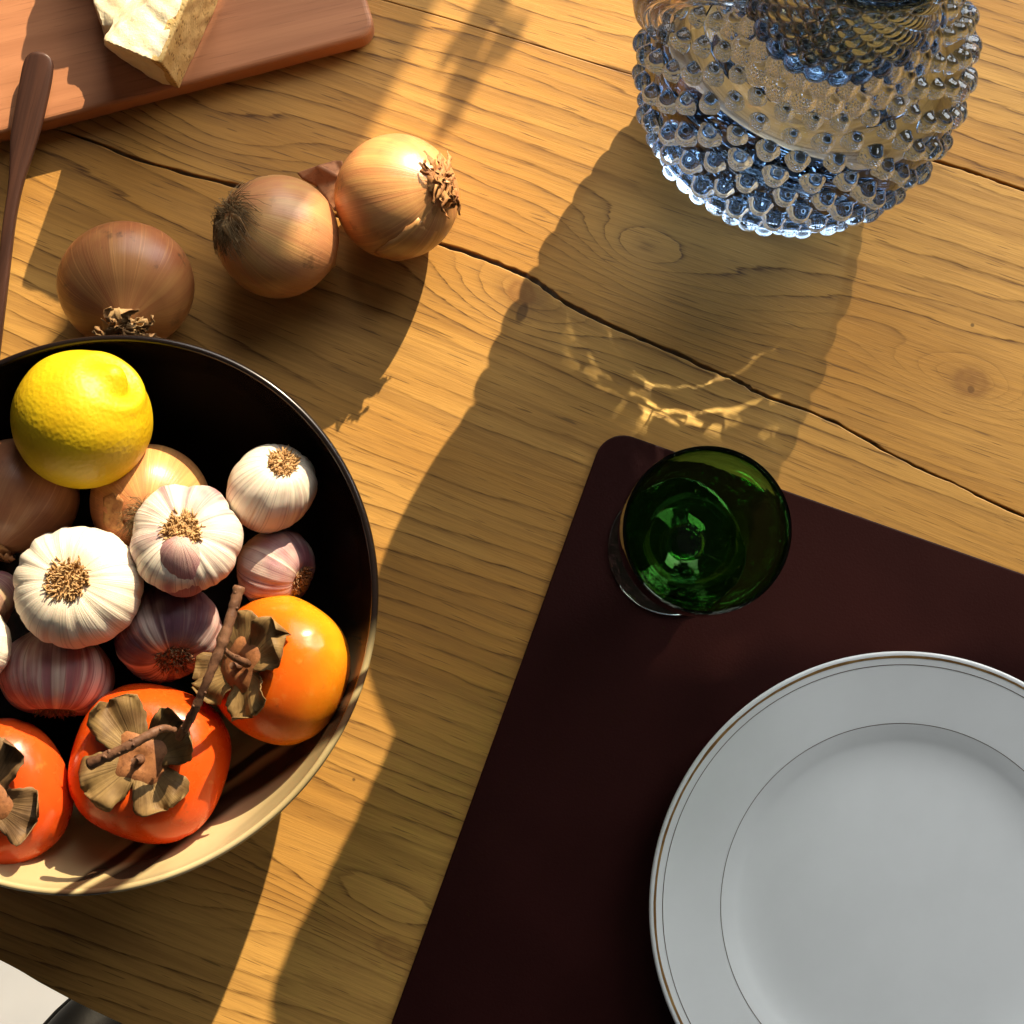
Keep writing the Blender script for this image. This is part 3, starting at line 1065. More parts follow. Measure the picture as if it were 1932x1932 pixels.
def tuft(R, seed, n=9, L=0.5, spread=0.5, base=1.03, w=0.09, lay=None):
    """dried neck leaves, twisted strips; lay: local direction they flop to"""
    r = random.Random(seed)
    mes = []
    for k in range(n):
        a = r.uniform(0, 6.28)
        out = Vector((math.cos(a), math.sin(a), 0))
        ll = L * R * r.uniform(0.45, 1.0)
        p = Vector((0, 0, base * R)) + out * R * 0.07 * r.uniform(0.3, 1.2)
        d = (Vector((0, 0, 1)) + out * spread * r.uniform(0.2, 1.4)).normalized()
        pts, sides, wd = [], [], []
        flop = Vector(lay[k % len(lay)]).normalized() if lay else out
        sd = out.cross(Vector((0, 0, 1))).normalized()
        m = 13
        for i in range(m):
            t = i / (m - 1)
            pts.append(p.copy())
            tw = r.uniform(-0.9, 0.9)
            sides.append((sd + out * tw + Vector((0, 0, r.uniform(-.4, .4)))).normalized())
            wd.append(R * w * r.uniform(0.45, 1.4) * (1 - 0.7 * t ** 2.5))
            d = (d + flop * r.uniform(0.05, 0.40) + Vector((r.uniform(-.75, .75), r.uniform(-.75, .75), r.uniform(-.6, .35)))).normalized()
            p = p + d * ll / m
            if p.length > 1.15 * R:
                p = p.normalized() * 1.15 * R
            elif p.length < 1.02 * R:
                p = p.normalized() * 1.02 * R
        me = strip(pts, wd, sides, curl=r.uniform(-0.8, 0.8), nu=4)
        mes.append(me)
    # short frayed neck collar
    for k in range(7):
        a = k / 7 * 6.28 + r.uniform(-.3, .3)
        out = Vector((math.cos(a), math.sin(a), 0))
        sd = Vector((-out.y, out.x, 0))
        pts = [out * R * (0.30 - 0.05 * i) + Vector((0, 0, R * (0.985 + 0.045 * i))) for i in range(4)]
        mes.append(strip(pts, [R * 0.13, R * 0.12, R * 0.09, R * 0.03], sd, curl=-0.3, nu=4))
    return join_meshes(mes, 'tuft')


def roots(R, seed, n=40, L=0.5, lay=(0, 0, 0)):
    r = random.Random(seed)
    mes = []
    for k in range(n):
        a = r.uniform(0, 6.28)
        rr = R * 0.12 * math.sqrt(r.random())
        p = Vector((rr * math.cos(a), rr * math.sin(a), -R * 0.90))
        out = Vector((math.cos(a), math.sin(a), 0))
        d = (out * r.uniform(0.3, 1.0) + Vector((0, 0, -1))).normalized()
        pts, rd = [], []
        ll = L * R * r.uniform(0.4, 1.0)
        for i in range(7):
            pts.append(p.copy()); rd.append(R * 0.0065 * (1 - 0.09 * i))
            d = (d + out * 0.22 + Vector(lay) * 0.35 + Vector((r.uniform(-.4, .4), r.uniform(-.4, .4), r.uniform(-.1, .35)))).normalized()
            q = p + d * ll / 7
            if i > 1:
                q = q.normalized() * min(max(q.length, R * 0.985), R * (1.03 + 0.02 * r.random()))
            p = q
        mes.append(tube(pts, rd, 5))
    return join_meshes(mes, 'roots')


m_husk_or = mat_husk('dry_husk_orange', (0.52, 0.28, 0.10), (0.30, 0.11, 0.04))
m_husk_tan = mat_husk('dry_husk_tan', (0.50, 0.33, 0.15), (0.26, 0.13, 0.05))
m_root = mat_husk('dry_root', (0.30, 0.20, 0.09), (0.13, 0.075, 0.03))


def flake(parent, R, th0, ph0, w, h, mat, seed, lift=0.03, q=None, off=None):
    """a loose scale of skin lying on the onion"""
    r = random.Random(seed)
    nv, nu = 10, 8
    V = np.zeros((nv, nu, 3))
    for i in range(nv):
        t = i / (nv - 1)
        for j in range(nu):
            x = j / (nu - 1) - 0.5
            ph = ph0 + (t - 0.5) * h
            ww = w * (0.55 + 0.45 * math.sin(t * 2.6 + 0.3)) * (1 + r.uniform(-.06, .06))
            th = th0 + x * ww / max(0.2, math.sin(ph))
            rr = R * (1.012 + lift * (abs(x) * 2) ** 2 + lift * t * t + r.uniform(-.003, .003))
            V[i, j] = (rr * math.sin(ph) * math.cos(th), rr * math.sin(ph) * math.sin(th), rr * math.cos(ph) * 0.95)
    o = link('skin_flake', grid(V, wrap_u=False), mat, parent)
    solid(o, 0.00025)
    return o


def onion(label, px, py, R, zc, axis, mat, seed, show, flat=0.95, spin=0.0, husk=None, group=None, tuft_kw=None):
    c = P(px, py, zc)
    root = thing('onion', label, 'onion', (c.x, c.y, zc - R * 0.96), group)
    q = axis_quat(axis, spin)
    parts = [link('bulb', onion_body(R, seed, flat), mat, root)]
    if show in ('neck', 'both'):
        kw = dict(n=10)
        kw.update(tuft_kw or {})
        if kw.get('lay'):
            kw['lay'] = [tuple(q.inverted() @ Vector(v)) for v in kw['lay']]
        t = link('neck_husk', tuft(R, seed + 1, **kw), husk or m_husk_or, root)
        solid(t, 0.0002)
        parts.append(t)
    if show in ('root', 'both'):
        parts.append(link('roots', roots(R, seed + 2, 220, 1.1, lay=tuple(q.inverted() @ Vector((0.1, -1, 0.2)))), m_root, root))
    for p in parts:
        p.location = (0, 0, R * 0.96)
        p.rotation_mode = 'QUATERNION'
        p.rotation_quaternion = q
    return root, parts, q


m_on1 = mat_onion('onion_skin_gold', (0.64, 0.345, 0.12), (0.50, 0.185, 0.075), (0.25, 0.08, 0.026), 2.0, 0.6)
m_on2 = mat_onion('onion_skin_tan', (0.60, 0.34, 0.125), (0.53, 0.215, 0.095), (0.26, 0.10, 0.035), 5.0, 0.5)
m_on3 = mat_onion('onion_skin_brown', (0.54, 0.255, 0.085), (0.37, 0.115, 0.042), (0.13, 0.036, 0.013), 9.0, 0.9)
m_on4 = mat_onion('onion_skin_pink', (0.46, 0.22, 0.105), (0.35, 0.13, 0.065), (0.2, 0.07, 0.035), 12.0, 0.3)

RO = S(119, 0.03)
on1, pr1, q1 = onion('golden onion touching another with frayed neck facing right', 749, 371, RO, 0.0312, (0.72, 0.02, 0.66), m_on1, 11, 'neck', 1.0, 0.6,
                     tuft_kw=dict(n=22, L=0.85, spread=0.7, w=0.06, lay=[(0.05, -1, 0.15), (0.1, 1, 0.1), (0.1, -1, -0.1)]))
on2, pr2, q2 = onion('pale tan onion with dark root beard facing left', 524, 447, RO * 0.985, 0.0308, (0.74, -0.26, -0.62), m_on2, 23, 'root', 0.99, 0.3)
on3, pr3, q3 = onion('dark brown onion behind the bowl rim with papery neck towards bowl', 238, 540, S(129, 0.03), 0.030, (0.10, -0.66, 0.62), m_on3, 31, 'neck', 0.80, 0.2, husk=m_husk_tan,
                     tuft_kw=dict(n=26, L=0.85, spread=0.8, w=0.075, lay=[(1, -0.2, 0.1), (-1, 0.2, 0), (0.7, -0.7, 0.1)]))
for par, q, R, args in ((on2, q2, RO * .985, [(1.9, 2.72, 0.36, 0.34, m_husk_tan, 5, 0.07), (4.0, 2.75, 0.3, 0.25, m_husk_tan, 6, 0.05)]),
                        (on1, q1, RO, [(2.4, 1.2, 0.7, 1.1, m_on1, 8, 0.006)])):
    for (t0, p0, w, h, mt, sd, lf) in args:
        f = flake(par, R, t0, p0, w, h, mt, sd, lf)
        f.location = (0, 0, R * 0.96)
        f.rotation_mode = 'QUATERNION'
        f.rotation_quaternion = q

# loose skin between the two onions
pk = [(560, 326), (600, 312), (632, 303), (646, 304), (650, 340), (650, 398), (632, 400), (618, 380), (596, 352), (570, 338)]
bm = bmesh.new()
cz_ = P(610, 345, 0.0)
vs = []
for i, (x, y) in enumerate(pk):
    z = 0.010 + 0.004 * math.sin(i * 2.1)
    vs.append(bm.verts.new(rel(P(x, y, z), (cz_.x, cz_.y, 0))))
f = bm.faces.new(vs)
bmesh.ops.triangulate(bm, faces=bm.faces)
for _ in range(3):
    bmesh.ops.subdivide_edges(bm, edges=list(bm.edges), cuts=1)
    bmesh.ops.triangulate(bm, faces=bm.faces)
nz = SinNoise(4)
X = np.array([v.co for v in bm.verts])
dz = nz(X, 14.0) * 0.0016
for v, d in zip(bm.verts, dz):
    v.co.z = max(0.0006, v.co.z + d)
me = bpy.data.meshes.new('skin'); bm.to_mesh(me); bm.free()
sk = link('onion_peel', me, mat_husk('loose_skin', (0.46, 0.21, 0.095), (0.33, 0.13, 0.06), 60.0))
sk.location = (cz_.x, cz_.y, 0)
tag(sk, 'loose brown papery onion peel wedged between the two touching onions', 'onion peel')
solid(sk, 0.0002)

# ------------------------------------------------------------------ bowl
BZ = 0.086
bc = P(181, 1153, BZ)
BA, BB = S(543, BZ), S(510, BZ)
bowl = thing('fruit_bowl', 'round dark horn bowl with pale streaked side holding fruit and garlic', 'bowl', (bc.x, bc.y, 0.0004))
m_bowl = NT('horn')
ob_ = m_bowl.obj()
sx = m_bowl.n('SeparateXYZ'); m_bowl.put(sx.inputs[0], ob_)
stv = m_bowl.scalev(ob_, (4.0, 34.0, 6.0), rotz=rad(-3))
stn = m_bowl.noise(stv, 1.0, 3.0, 0.55, 0.4)
blob = m_bowl.noise(ob_, 9.0, 2.0)
dirv = m_bowl.vmath('DOT_PRODUCT', ob_, (math.cos(rad(43)) * 0.36 - math.sin(rad(43)) * 0.93, -math.sin(rad(43)) * 0.36 - math.cos(rad(43)) * 0.93, 0.0))
hm = m_bowl.remap(m_bowl.math('MULTIPLY_ADD', blob, 0.03, dirv), 0.064, 0.088)
stk = m_bowl.remap(stn, 0.45, 0.55)
pale = m_bowl.mix(m_bowl.remap(blob, 0.3, 0.7), (0.58, 0.48, 0.28), (0.42, 0.32, 0.15))
stk = m_bowl.remap(stk, 0.0, 1.0, 0.82, 1.0)
streaked = m_bowl.mix(stk, (0.045, 0.018, 0.009), pale)
for (sxp, syp, swd) in ((262, 1629, 0.0040), (206, 1622, 0.0022)):
    pw = P(sxp, syp, 0.066) - bc
    nl_ = Matrix.Rotation(rad(-43), 3, 'Z') @ Vector((-0.58, 0.81, 0)).normalized()
    cc = -pw.x * 0.58 / 0.9962 + pw.y * 0.81 / 0.9962
    dd = m_bowl.math('ABSOLUTE', m_bowl.math('SUBTRACT', m_bowl.math('MULTIPLY_ADD', m_bowl.noise(ob_, 22.0, 2.0), 0.008, m_bowl.vmath('DOT_PRODUCT', ob_, tuple(nl_))), cc + 0.004))
    streaked = m_bowl.mix(m_bowl.remap(dd, swd * 1.5, swd * 0.6, 0.0, 0.95), streaked, (0.030, 0.011, 0.007))
col = m_bowl.mix(hm, (0.0085, 0.0052, 0.0045), streaked)
m_bowl.bsdf(col, 0.22, m_bowl.bump(stn, 0.05, 0.001), spec=0.45)
m_brim = mat_plain('horn_rim', (0.022, 0.021, 0.023), 0.32, 0.5, 40.0, 0.3)
prof = [(0.0, 0.006), (0.25, 0.0065), (0.45, 0.010), (0.66, 0.022), (0.82, 0.041), (0.92, 0.060), (0.965, 0.076), (0.978, 0.0850)]
outp = [(1.0, 0.0850), (0.988, 0.072), (0.945, 0.054), (0.85, 0.034), (0.70, 0.0155), (0.50, 0.004), (0.40, 0.0), (0.36, 0.0), (0.34, 0.002), (0.0, 0.002)]
pf = catmull(prof, 6) + [np.array(p) for p in [(0.981, 0.0862), (0.990, 0.0866), (0.997, 0.0860)]] + catmull(outp, 6)
pf = [(p[0], p[1]) for p in pf]
bme = lathe(pf, 160, 0.0, 0.0, ell=(BA, BB))
nb = SinNoise(15)
X = np.array([v.co for v in bme.vertices])
kk = 1 + 0.006 * nb(np.stack([X[:, 0], X[:, 1], X[:, 2] * 0], -1), 2.2)
for v, k_ in zip(bme.vertices, kk):
    v.co.x *= k_; v.co.y *= k_
bo = link('bowl_body', bme, m_bowl.m, bowl)
bo.rotation_euler = (0, 0, rad(43))
rp = [(0.9745, 0.0838), (0.977, 0.0864), (0.983, 0.0873), (0.992, 0.0874), (0.9995, 0.0866), (1.0025, 0.0846), (1.0, 0.0834)]
rme = lathe([tuple(p) for p in catmull(rp, 3)], 200, ell=(BA, BB))
X = np.array([v.co for v in rme.vertices])
kk = 1 + 0.006 * nb(np.stack([X[:, 0], X[:, 1], X[:, 2] * 0], -1), 2.2)
for v, k_ in zip(rme.vertices, kk):
    v.co.x *= k_; v.co.y *= k_
ro = link('rim', rme, m_bowl.m, bowl)
ro.rotation_euler = (0, 0, rad(43))


# ------------------------------------------------------------------ garlic
def garlic_body(R, seed, n=9, flat=0.72, stem=0.75, nu=150, nv=90, lobe=0.10):
    """local +z = root plate"""
    r = random.Random(seed)
    n1 = SinNoise(seed)
    p1, p2, p3 = r.uniform(0, 6), r.uniform(0, 6), r.uniform(0, 6)
    ph = np.linspace(0.0, math.pi, nv)
    th = np.linspace(0, 2 * np.pi, nu, endpoint=False)
    V = np.zeros((nv, nu, 3))
    thw = th + 0.22 * np.sin(2 * th + p1) + 0.16 * np.sin(3 * th + p2)
    amp_ = 0.25 + 0.75 * (0.5 + 0.5 * np.sin(th + p1 * 2) * np.cos(2 * th + p2))
    lob = 0.75 + (np.abs(np.sin(n * thw / 2 + p3)) ** 0.55 - 0.75) * amp_
    lobs = np.abs(np.sin(n * thw / 2 + p3))
    for i, p in enumerate(ph):
        s = math.sin(p)
        r_ = s ** 0.92
        z = math.cos(p) * flat
        if p > math.pi / 2:
            k = (p - math.pi / 2) / (math.pi / 2)
            z = -flat * math.sin(k * math.pi / 2) - stem * max(0, k - 0.55) ** 1.6 * 2.0
            if k > 0.6:
                r_ = max(r_ * (1 - 0.35 * (k - 0.6) / 0.4), 0.10 if k < 0.985 else 0.0)
        z -= 0.16 * math.exp(-(p / 0.36) ** 2)
        lw = lobe * s ** 0.7 * math.exp(-((p - 1.25) / 0.95) ** 2)
        f = 1 + lw * (lob - 0.75) * 1.15
        V[i, :, 0] = r_ * np.cos(th) * f; V[i, :, 1] = r_ * np.sin(th) * f
        V[i, :, 2] = z + 0.30 * lw * lobs
    rib = n1(np.stack([np.cos(th) * 7, np.sin(th) * 7, th * 0], -1), 0.9)
    d = 1 + 0.052 * n1(V, 0.30) + 0.012 * n1(V, 0.8) + 0.007 * rib[None, :] * np.sin(ph)[:, None] ** 0.5 + 0.004 * n1(V, 2.2)
    V = V * d[:, :, None] * R
    return fix_normals(grid(V))


def garlic_roots(R, seed, n=230, flat=0.72, rr=0.29, lng=0.11):
    r = random.Random(seed)
    mes = []
    zz = R * (flat - 0.17)
    V = np.zeros((5, 18, 3))
    for k, (a, z) in enumerate(((0.29, -0.02), (0.31, 0.02), (0.25, 0.055), (0.13, 0.07), (0.01, 0.07))):
        for j in range(18):
            t = j / 18 * 6.283
            V[k, j] = (R * a * math.cos(t) * r.uniform(.9, 1.1), R * a * math.sin(t) * r.uniform(.9, 1.1), zz + R * z)
    mes.append(grid(V))
    for k in range(n):
        a = r.uniform(0, 6.28)
        q = rr * math.sqrt(r.random()) * r.uniform(0.85, 1.12)
        p = Vector((R * q * math.cos(a), R * q * math.sin(a), zz + R * 0.04))
        d = Vector((math.cos(a) * q * 3 + r.uniform(-.7, .7), math.sin(a) * q * 3 + r.uniform(-.7, .7), r.uniform(0.35, 1.0))).normalized()
        ll = R * lng * r.uniform(0.5, 1.5)
        pts = [p, p + d * ll * 0.5, p + d * ll + Vector((r.uniform(-1, 1), r.uniform(-1, 1), 0)) * ll * 0.25]
        w = R * 0.017 * r.uniform(.7, 1.3)
        mes.append(tube(pts, [w, w * 0.9, w * 0.55], 5))
    return join_meshes(mes, 'roots')


m_groot = mat_husk('garlic_root', (0.58, 0.38, 0.17), (0.36, 0.19, 0.07), 160.0)
m_grootd = mat_husk('garlic_root_dark', (0.34, 0.19, 0.09), (0.16, 0.075, 0.035), 160.0)


def garlic(label, px, py, rpx, zc, axis, seed, mat, n=9, flat=0.72, stem=0.75, rootmat=None, spin=0.0, lobe=0.10, sx=1.0, rk={}):
    R = S(rpx, zc)
    c = P(px, py, zc)
    root = thing('garlic_bulb', label, 'garlic', (c.x, c.y, zc - R * flat), 'garlic bulbs in the bowl')
    q = axis_quat(axis, spin)
    b = link('bulb', garlic_body(R, seed, n, flat, stem, lobe=lobe), mat, root)
    t = link('root_tuft', garlic_roots(R, seed + 50, flat=flat, **rk), rootmat or m_groot, root)
    for p in (b, t):
        p.location = (0, 0, R * flat)
        p.rotation_mode = 'QUATERNION'
        p.rotation_quaternion = q
        p.scale = (sx, 1, 1)
    return root, b, q, R


g1 = garlic('white garlic bulb highest on the right by the black bowl wall', 510, 921, 91, 0.066, (0.34, 0.46, 0.74), 101, mat_garlic('garlic_white_a', 1.0, 0.2), n=7, flat=1.04, stem=0.4, lobe=0.08, sx=0.92)
g2 = garlic('garlic bulb with loose mauve clove in the middle of the bowl', 350, 1018, 108, 0.082, (0.06, 0.22, 0.95), 104, mat_garlic('garlic_white_b', 3.0, 0.42), n=6, flat=0.66, lobe=0.13, spin=0.3)
g3 = garlic('large white garlic bulb with tan roots facing straight up', 148, 1106, 120, 0.080, (-0.06, 0.13, 0.98), 109, mat_garlic('garlic_white_c', 7.0, 0.10), n=10, flat=0.70, lobe=0.06)
g4 = garlic('pink striped garlic bulb on its side between bulb and persimmon', 520, 1072, 80, 0.052, (0.80, -0.36, 0.30), 113, mat_garlic('garlic_pink_a', 9.0, 0.75), n=6, flat=0.85, stem=0.5, rootmat=m_grootd, lobe=0.07)
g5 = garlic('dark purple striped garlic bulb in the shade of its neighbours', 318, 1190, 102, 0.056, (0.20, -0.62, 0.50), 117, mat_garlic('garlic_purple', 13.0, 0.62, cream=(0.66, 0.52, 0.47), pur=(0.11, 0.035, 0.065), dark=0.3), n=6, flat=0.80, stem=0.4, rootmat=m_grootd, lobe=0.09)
g6 = garlic('rosy garlic bulb with dark root end just above the coral persimmon', 108, 1272, 108, 0.054, (0.02, -0.86, 0.18), 121, mat_garlic('garlic_pink_b', 17.0, 0.55, cream=(0.70, 0.56, 0.50), pur=(0.34, 0.13, 0.14)), n=5, flat=0.74, stem=0.6, rootmat=m_grootd, lobe=0.06)
g7 = garlic('white garlic bulb cut off by the left photo border', -62, 1218, 84, 0.078, (-0.2, 0.2, 0.9), 125, mat_garlic('garlic_white_d', 21.0, 0.05), n=8, lobe=0.07)
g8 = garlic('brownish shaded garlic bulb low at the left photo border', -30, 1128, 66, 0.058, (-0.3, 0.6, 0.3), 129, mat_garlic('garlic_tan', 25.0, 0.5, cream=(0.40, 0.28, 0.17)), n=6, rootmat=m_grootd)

# the loose mauve clove on the middle bulb
V = np.zeros((24, 24, 3))
nc = SinNoise(202)
for i in range(24):
    p = math.pi * i / 23
    for j in range(24):
        t = 2 * math.pi * j / 24
        r_ = math.sin(p) ** 0.85
        V[i, j] = (0.0125 * r_ * math.cos(t), 0.0095 * r_ * math.sin(t), 0.016 * math.cos(p) - 0.002 * math.sin(p))
V *= (1 + 0.03 * nc(V, 12.0))[:, :, None]
cl_ = link('clove', fix_normals(grid(V)), mat_garlic('clove_skin', 31.0, 0.72, cream=(0.66, 0.48, 0.40), pur=(0.36, 0.17, 0.19)), g2[0])
cw = P(343, 1066, 0.089) - g2[0].location
cl_.location = cw
cl_.rotation_mode = 'QUATERNION'
cl_.rotation_quaternion = axis_quat((0.04, 0.55, 0.6))

# ------------------------------------------------------------------ onions in the bowl
onion('dull pinkish onion in the bowl below the lemon at photo border', 38, 935, S(112, 0.052), 0.052, (-0.3, -0.8, 0.25), m_on4, 41, 'neck', 0.95)
onb, pb, qb = onion('golden onion half hidden between lemon and garlic in the bowl', 285, 948, S(112, 0.05), 0.050, (-0.10, 0.25, -0.85), m_on1, 47, 'root', 0.95, husk=m_husk_tan)
# torn skin of that onion
for (t0, p0, w, h, sd, lf) in ((0.4, 2.55, 0.6, 0.4, 3, 0.05), (3.4, 2.6, 0.5, 0.4, 5, 0.06)):
    f = flake(onb, S(112, 0.05), t0, p0, w, h, m_husk_or, sd, lf)
    f.location = (0, 0, S(112, 0.05) * 0.96); f.rotation_mode = 'QUATERNION'; f.rotation_quaternion = qb

# ------------------------------------------------------------------ lemon
LR = S(132, 0.078)
lc = P(155, 791, 0.078)
lemon = thing('lemon', 'bright yellow lemon with knobbly tip on the pile in the bowl', 'lemon', (lc.x, lc.y, 0.078 - LR))
m_lem = NT('lemon_skin')
n = m_lem.noise(m_lem.obj(), 40.0, 3.0, 0.55)
po_ = m_lem.voro(m_lem.obj(), 520.0, 'SMOOTH_F1')
p2_ = m_lem.noise(m_lem.obj(), 300.0, 3.0, 0.6)
col = m_lem.mix(m_lem.remap(n, 0.3, 0.7), (0.62, 0.43, 0.008), (0.56, 0.35, 0.005))
sx = m_lem.n('SeparateXYZ'); m_lem.put(sx.inputs[0], m_lem.obj())
col = m_lem.mix(m_lem.remap(sx.outputs[2], LR * 1.13, LR * 1.18), col, (0.35, 0.20, 0.06))
bb = m_lem.bsdf(col, 0.45, m_lem.bump(m_lem.math('ADD', po_, m_lem.math('MULTIPLY', p2_, 0.8)), 0.22, 0.001), spec=0.3)
bb.inputs['Subsurface Weight'].default_value = 0.1
bb.inputs['Subsurface Radius'].default_value = (0.005, 0.004, 0.0005)
bb.inputs['Subsurface Scale'].default_value = 0.5
nv, nu = 120, 140
ph = np.linspace(0, math.pi, nv)
th = np.linspace(0, 2 * np.pi, nu, endpoint=False)
V = np.zeros((nv, nu, 3))
nl = SinNoise(61)
for i, p in enumerate(ph):
    r_ = math.sin(p)
    z = math.cos(p) * 1.0
    nip = 0.13 * math.exp(-(p / 0.17) ** 2.4)
    moat = -0.11 * np.exp(-((p - 0.36) / 0.10) ** 2) * (0.55 + 0.45 * np.cos(th - 0.6))
    ridge = 0.06 * np.exp(-((p - 0.52) / 0.12) ** 2) * (0.5 + 0.5 * np.cos(th - 0.6))
    V[i, :, 0] = r_ * np.cos(th); V[i, :, 1] = r_ * np.sin(th)
    V[i, :, 2] = z
    rad_ = 1 + nip + moat + ridge
    V[i] *= rad_[:, None]
V *= (1 + 0.012 * nl(V, 0.4) + 0.0035 * nl(V, 1.6))[:, :, None] * LR
lo = link('rind', fix_normals(grid(V)), m_lem.m, lemon)
lo.location = (0, 0, LR)
lo.rotation_mode = 'QUATERNION'
lo.rotation_quaternion = axis_quat((0.56, 0.54, 0.60), -2.4)


# ------------------------------------------------------------------ persimmons
def persimmon_body(R, seed, flat=0.74, nu=96, nv=64, sq=0.035):
    n1 = SinNoise(seed)
    ph = np.linspace(0, math.pi, nv)
    th = np.linspace(0, 2 * np.pi, nu, endpoint=False)
    V = np.zeros((nv, nu, 3))
    for i, p in enumerate(ph):
        s, c = math.sin(p), math.cos(p)
        r_ = abs(s) ** 0.86
        f = 1 + sq * np.cos(4 * th) * s ** 1.5 - 0.012 * np.exp(-(np.sin(2 * th) / 0.12) ** 2) * s
        V[i, :, 0] = r_ * np.cos(th) * f; V[i, :, 1] = r_ * np.sin(th) * f
        V[i, :, 2] = c * flat - 0.13 * math.exp(-(p / 0.42) ** 2) + 0.05 * math.exp(-((math.pi - p) / 0.3) ** 2)
    V *= (1 + 0.012 * n1(V, 0.35) + 0.006 * n1(V, 0.9))[:, :, None] * R
    return fix_normals(grid(V))


def calyx(R, seed, flat=0.74, L=0.74, curl=0.30):
    """four papery lobes round a disc; local +z up"""
    r = random.Random(seed)
    n1 = SinNoise(seed)
    mes = []
    for k in range(4):
        a0 = k * math.pi / 2 + r.uniform(-.12, .12)
        ll = L * r.uniform(0.86, 1.1)
        ck = curl * r.uniform(0.5, 1.5)
        nv, nu = 16, 15
        V = np.zeros((nv, nu, 3))
        for i in range(nv):
            t = i / (nv - 1)
            rr = 0.15 + (ll - 0.15) * t
            hw = 0.20 + 0.17 * math.sin(min(1.0, t * 1.25) * math.pi / 2) ** 1.2
            hw *= math.sqrt(max(0.0, 1 - max(0.0, (t - 0.66) / 0.345) ** 2.2)) * (1 + 0.05 * r.uniform(-1, 1))
            for j in range(nu):
                x = (j / (nu - 1) - 0.5) * 2
                rad2 = math.hypot(rr, x * hw)
                rq = min(0.98, rad2)
                p = math.asin(rq ** (1 / 0.86))
                zs = math.cos(p) * flat - 0.13 * math.exp(-(p / 0.42) ** 2)
                lift = 0.035 + ck * max(0, t - 0.35) ** 1.5 + (0.12 + 0.14 * math.sin(k * 1.7 + seed) + 0.10 * math.sin(t * 9 + x * 2 + k)) * (abs(x) ** 2.0) * t + 0.06 * math.sin(x * 5.5 + k * 2 + seed) * t * t - 0.10 * max(0, t - 0.8)
                V[i, j] = (rr, x * hw, zs + lift)
        V[:, :, 2] += 0.026 * n1(V * np.array([1.0, 2.2, 0]), 1.3) * np.linspace(0.2, 1.2, nv)[:, None]
        c, s = math.cos(a0), math.sin(a0)
        X, Y = V[:, :, 0].copy(), V[:, :, 1].copy()
        V[:, :, 0] = X * c - Y * s; V[:, :, 1] = X * s + Y * c
        mes.append(grid(V * R, wrap_u=False))
    return mes


def disc(R, seed, flat=0.74, rr=0.36):
    n1 = SinNoise(seed)
    prof = [(0.0, 0.02), (0.05, 0.02), (0.10, 0.045), (0.17, 0.06), (0.24, 0.045), (rr, 0.01), (rr + 0.03, -0.05)]
    V = np.zeros((len(prof), 28, 3))
    for i, (a, z) in enumerate(prof):
        for j in range(28):
            t = j / 28 * 6.283
            w = a * (1 + 0.08 * math.cos(4 * t))
            V[i, j] = (w * math.cos(t), w * math.sin(t), flat - 0.10 + z)
    V[:, :, 2] += 0.012 * n1(V, 1.3)
    return fix_normals(grid(V * R))


def mat_calyx(name, a, b):
    s = NT(name)
    mv, z = s.meridian(9.0, 6.0)
    fn = s.noise(mv, 2.2, 3.0, 0.6)
    big = s.noise(s.obj(), 70.0, 3.0, 0.6)
    col = s.mix(s.remap(big, 0.3, 0.7), a, b)
    col = s.mix(s.remap(fn, 0.5, 0.68, 0.0, 0.55), col, tuple(x * 0.45 for x in b))
    s.bsdf(col, 0.62, s.bump(fn, 0.5, 0.0008), spec=0.25)
    return s.m


m_cal1 = mat_calyx('calyx_olive', (0.26, 0.165, 0.062), (0.13, 0.072, 0.028))
m_cal2 = mat_calyx('calyx_brown', (0.21, 0.125, 0.055), (0.11, 0.062, 0.03))
m_disc = mat_husk('calyx_disc', (0.36, 0.15, 0.055), (0.22, 0.085, 0.035), 120.0)
m_twig = mat_husk('twig_bark', (0.20, 0.095, 0.05), (0.10, 0.045, 0.025), 120.0)


def persimmon(label, px, py, rpx, zc, axis, mat, seed, cal, spin=0.0, flat=0.74, curl=0.3, L=0.72):
    R = S(rpx, zc)
    c = P(px, py, zc)
    root = thing('persimmon', label, 'persimmon', (c.x, c.y, zc - R * flat), 'persimmons in the bowl')
    q = axis_quat(axis, spin)
    ps = [link('flesh', persimmon_body(R, seed, flat), mat, root)]
    for me in calyx(R, seed + 1, flat, L, curl):
        o = link('sepal', me, cal, root)
        solid(o, 0.0004)
        ps.append(o)
    d = link('calyx_disc', disc(R, seed + 2, flat), m_disc, root)
    ps.append(d)
    st = link('stem_stub', tube([(0, 0, R * (flat - 0.10)), (R * .02, 0, R * (flat + 0.02)), (R * .05, 0.02 * R, R * (flat + 0.10))], [R * 0.07, R * 0.055, R * 0.05], 10), m_twig, root)
    ps.append(st)
    for p in ps:
        p.location = (0, 0, R * flat)
        p.rotation_mode = 'QUATERNION'
        p.rotation_quaternion = q
    return root, q, R


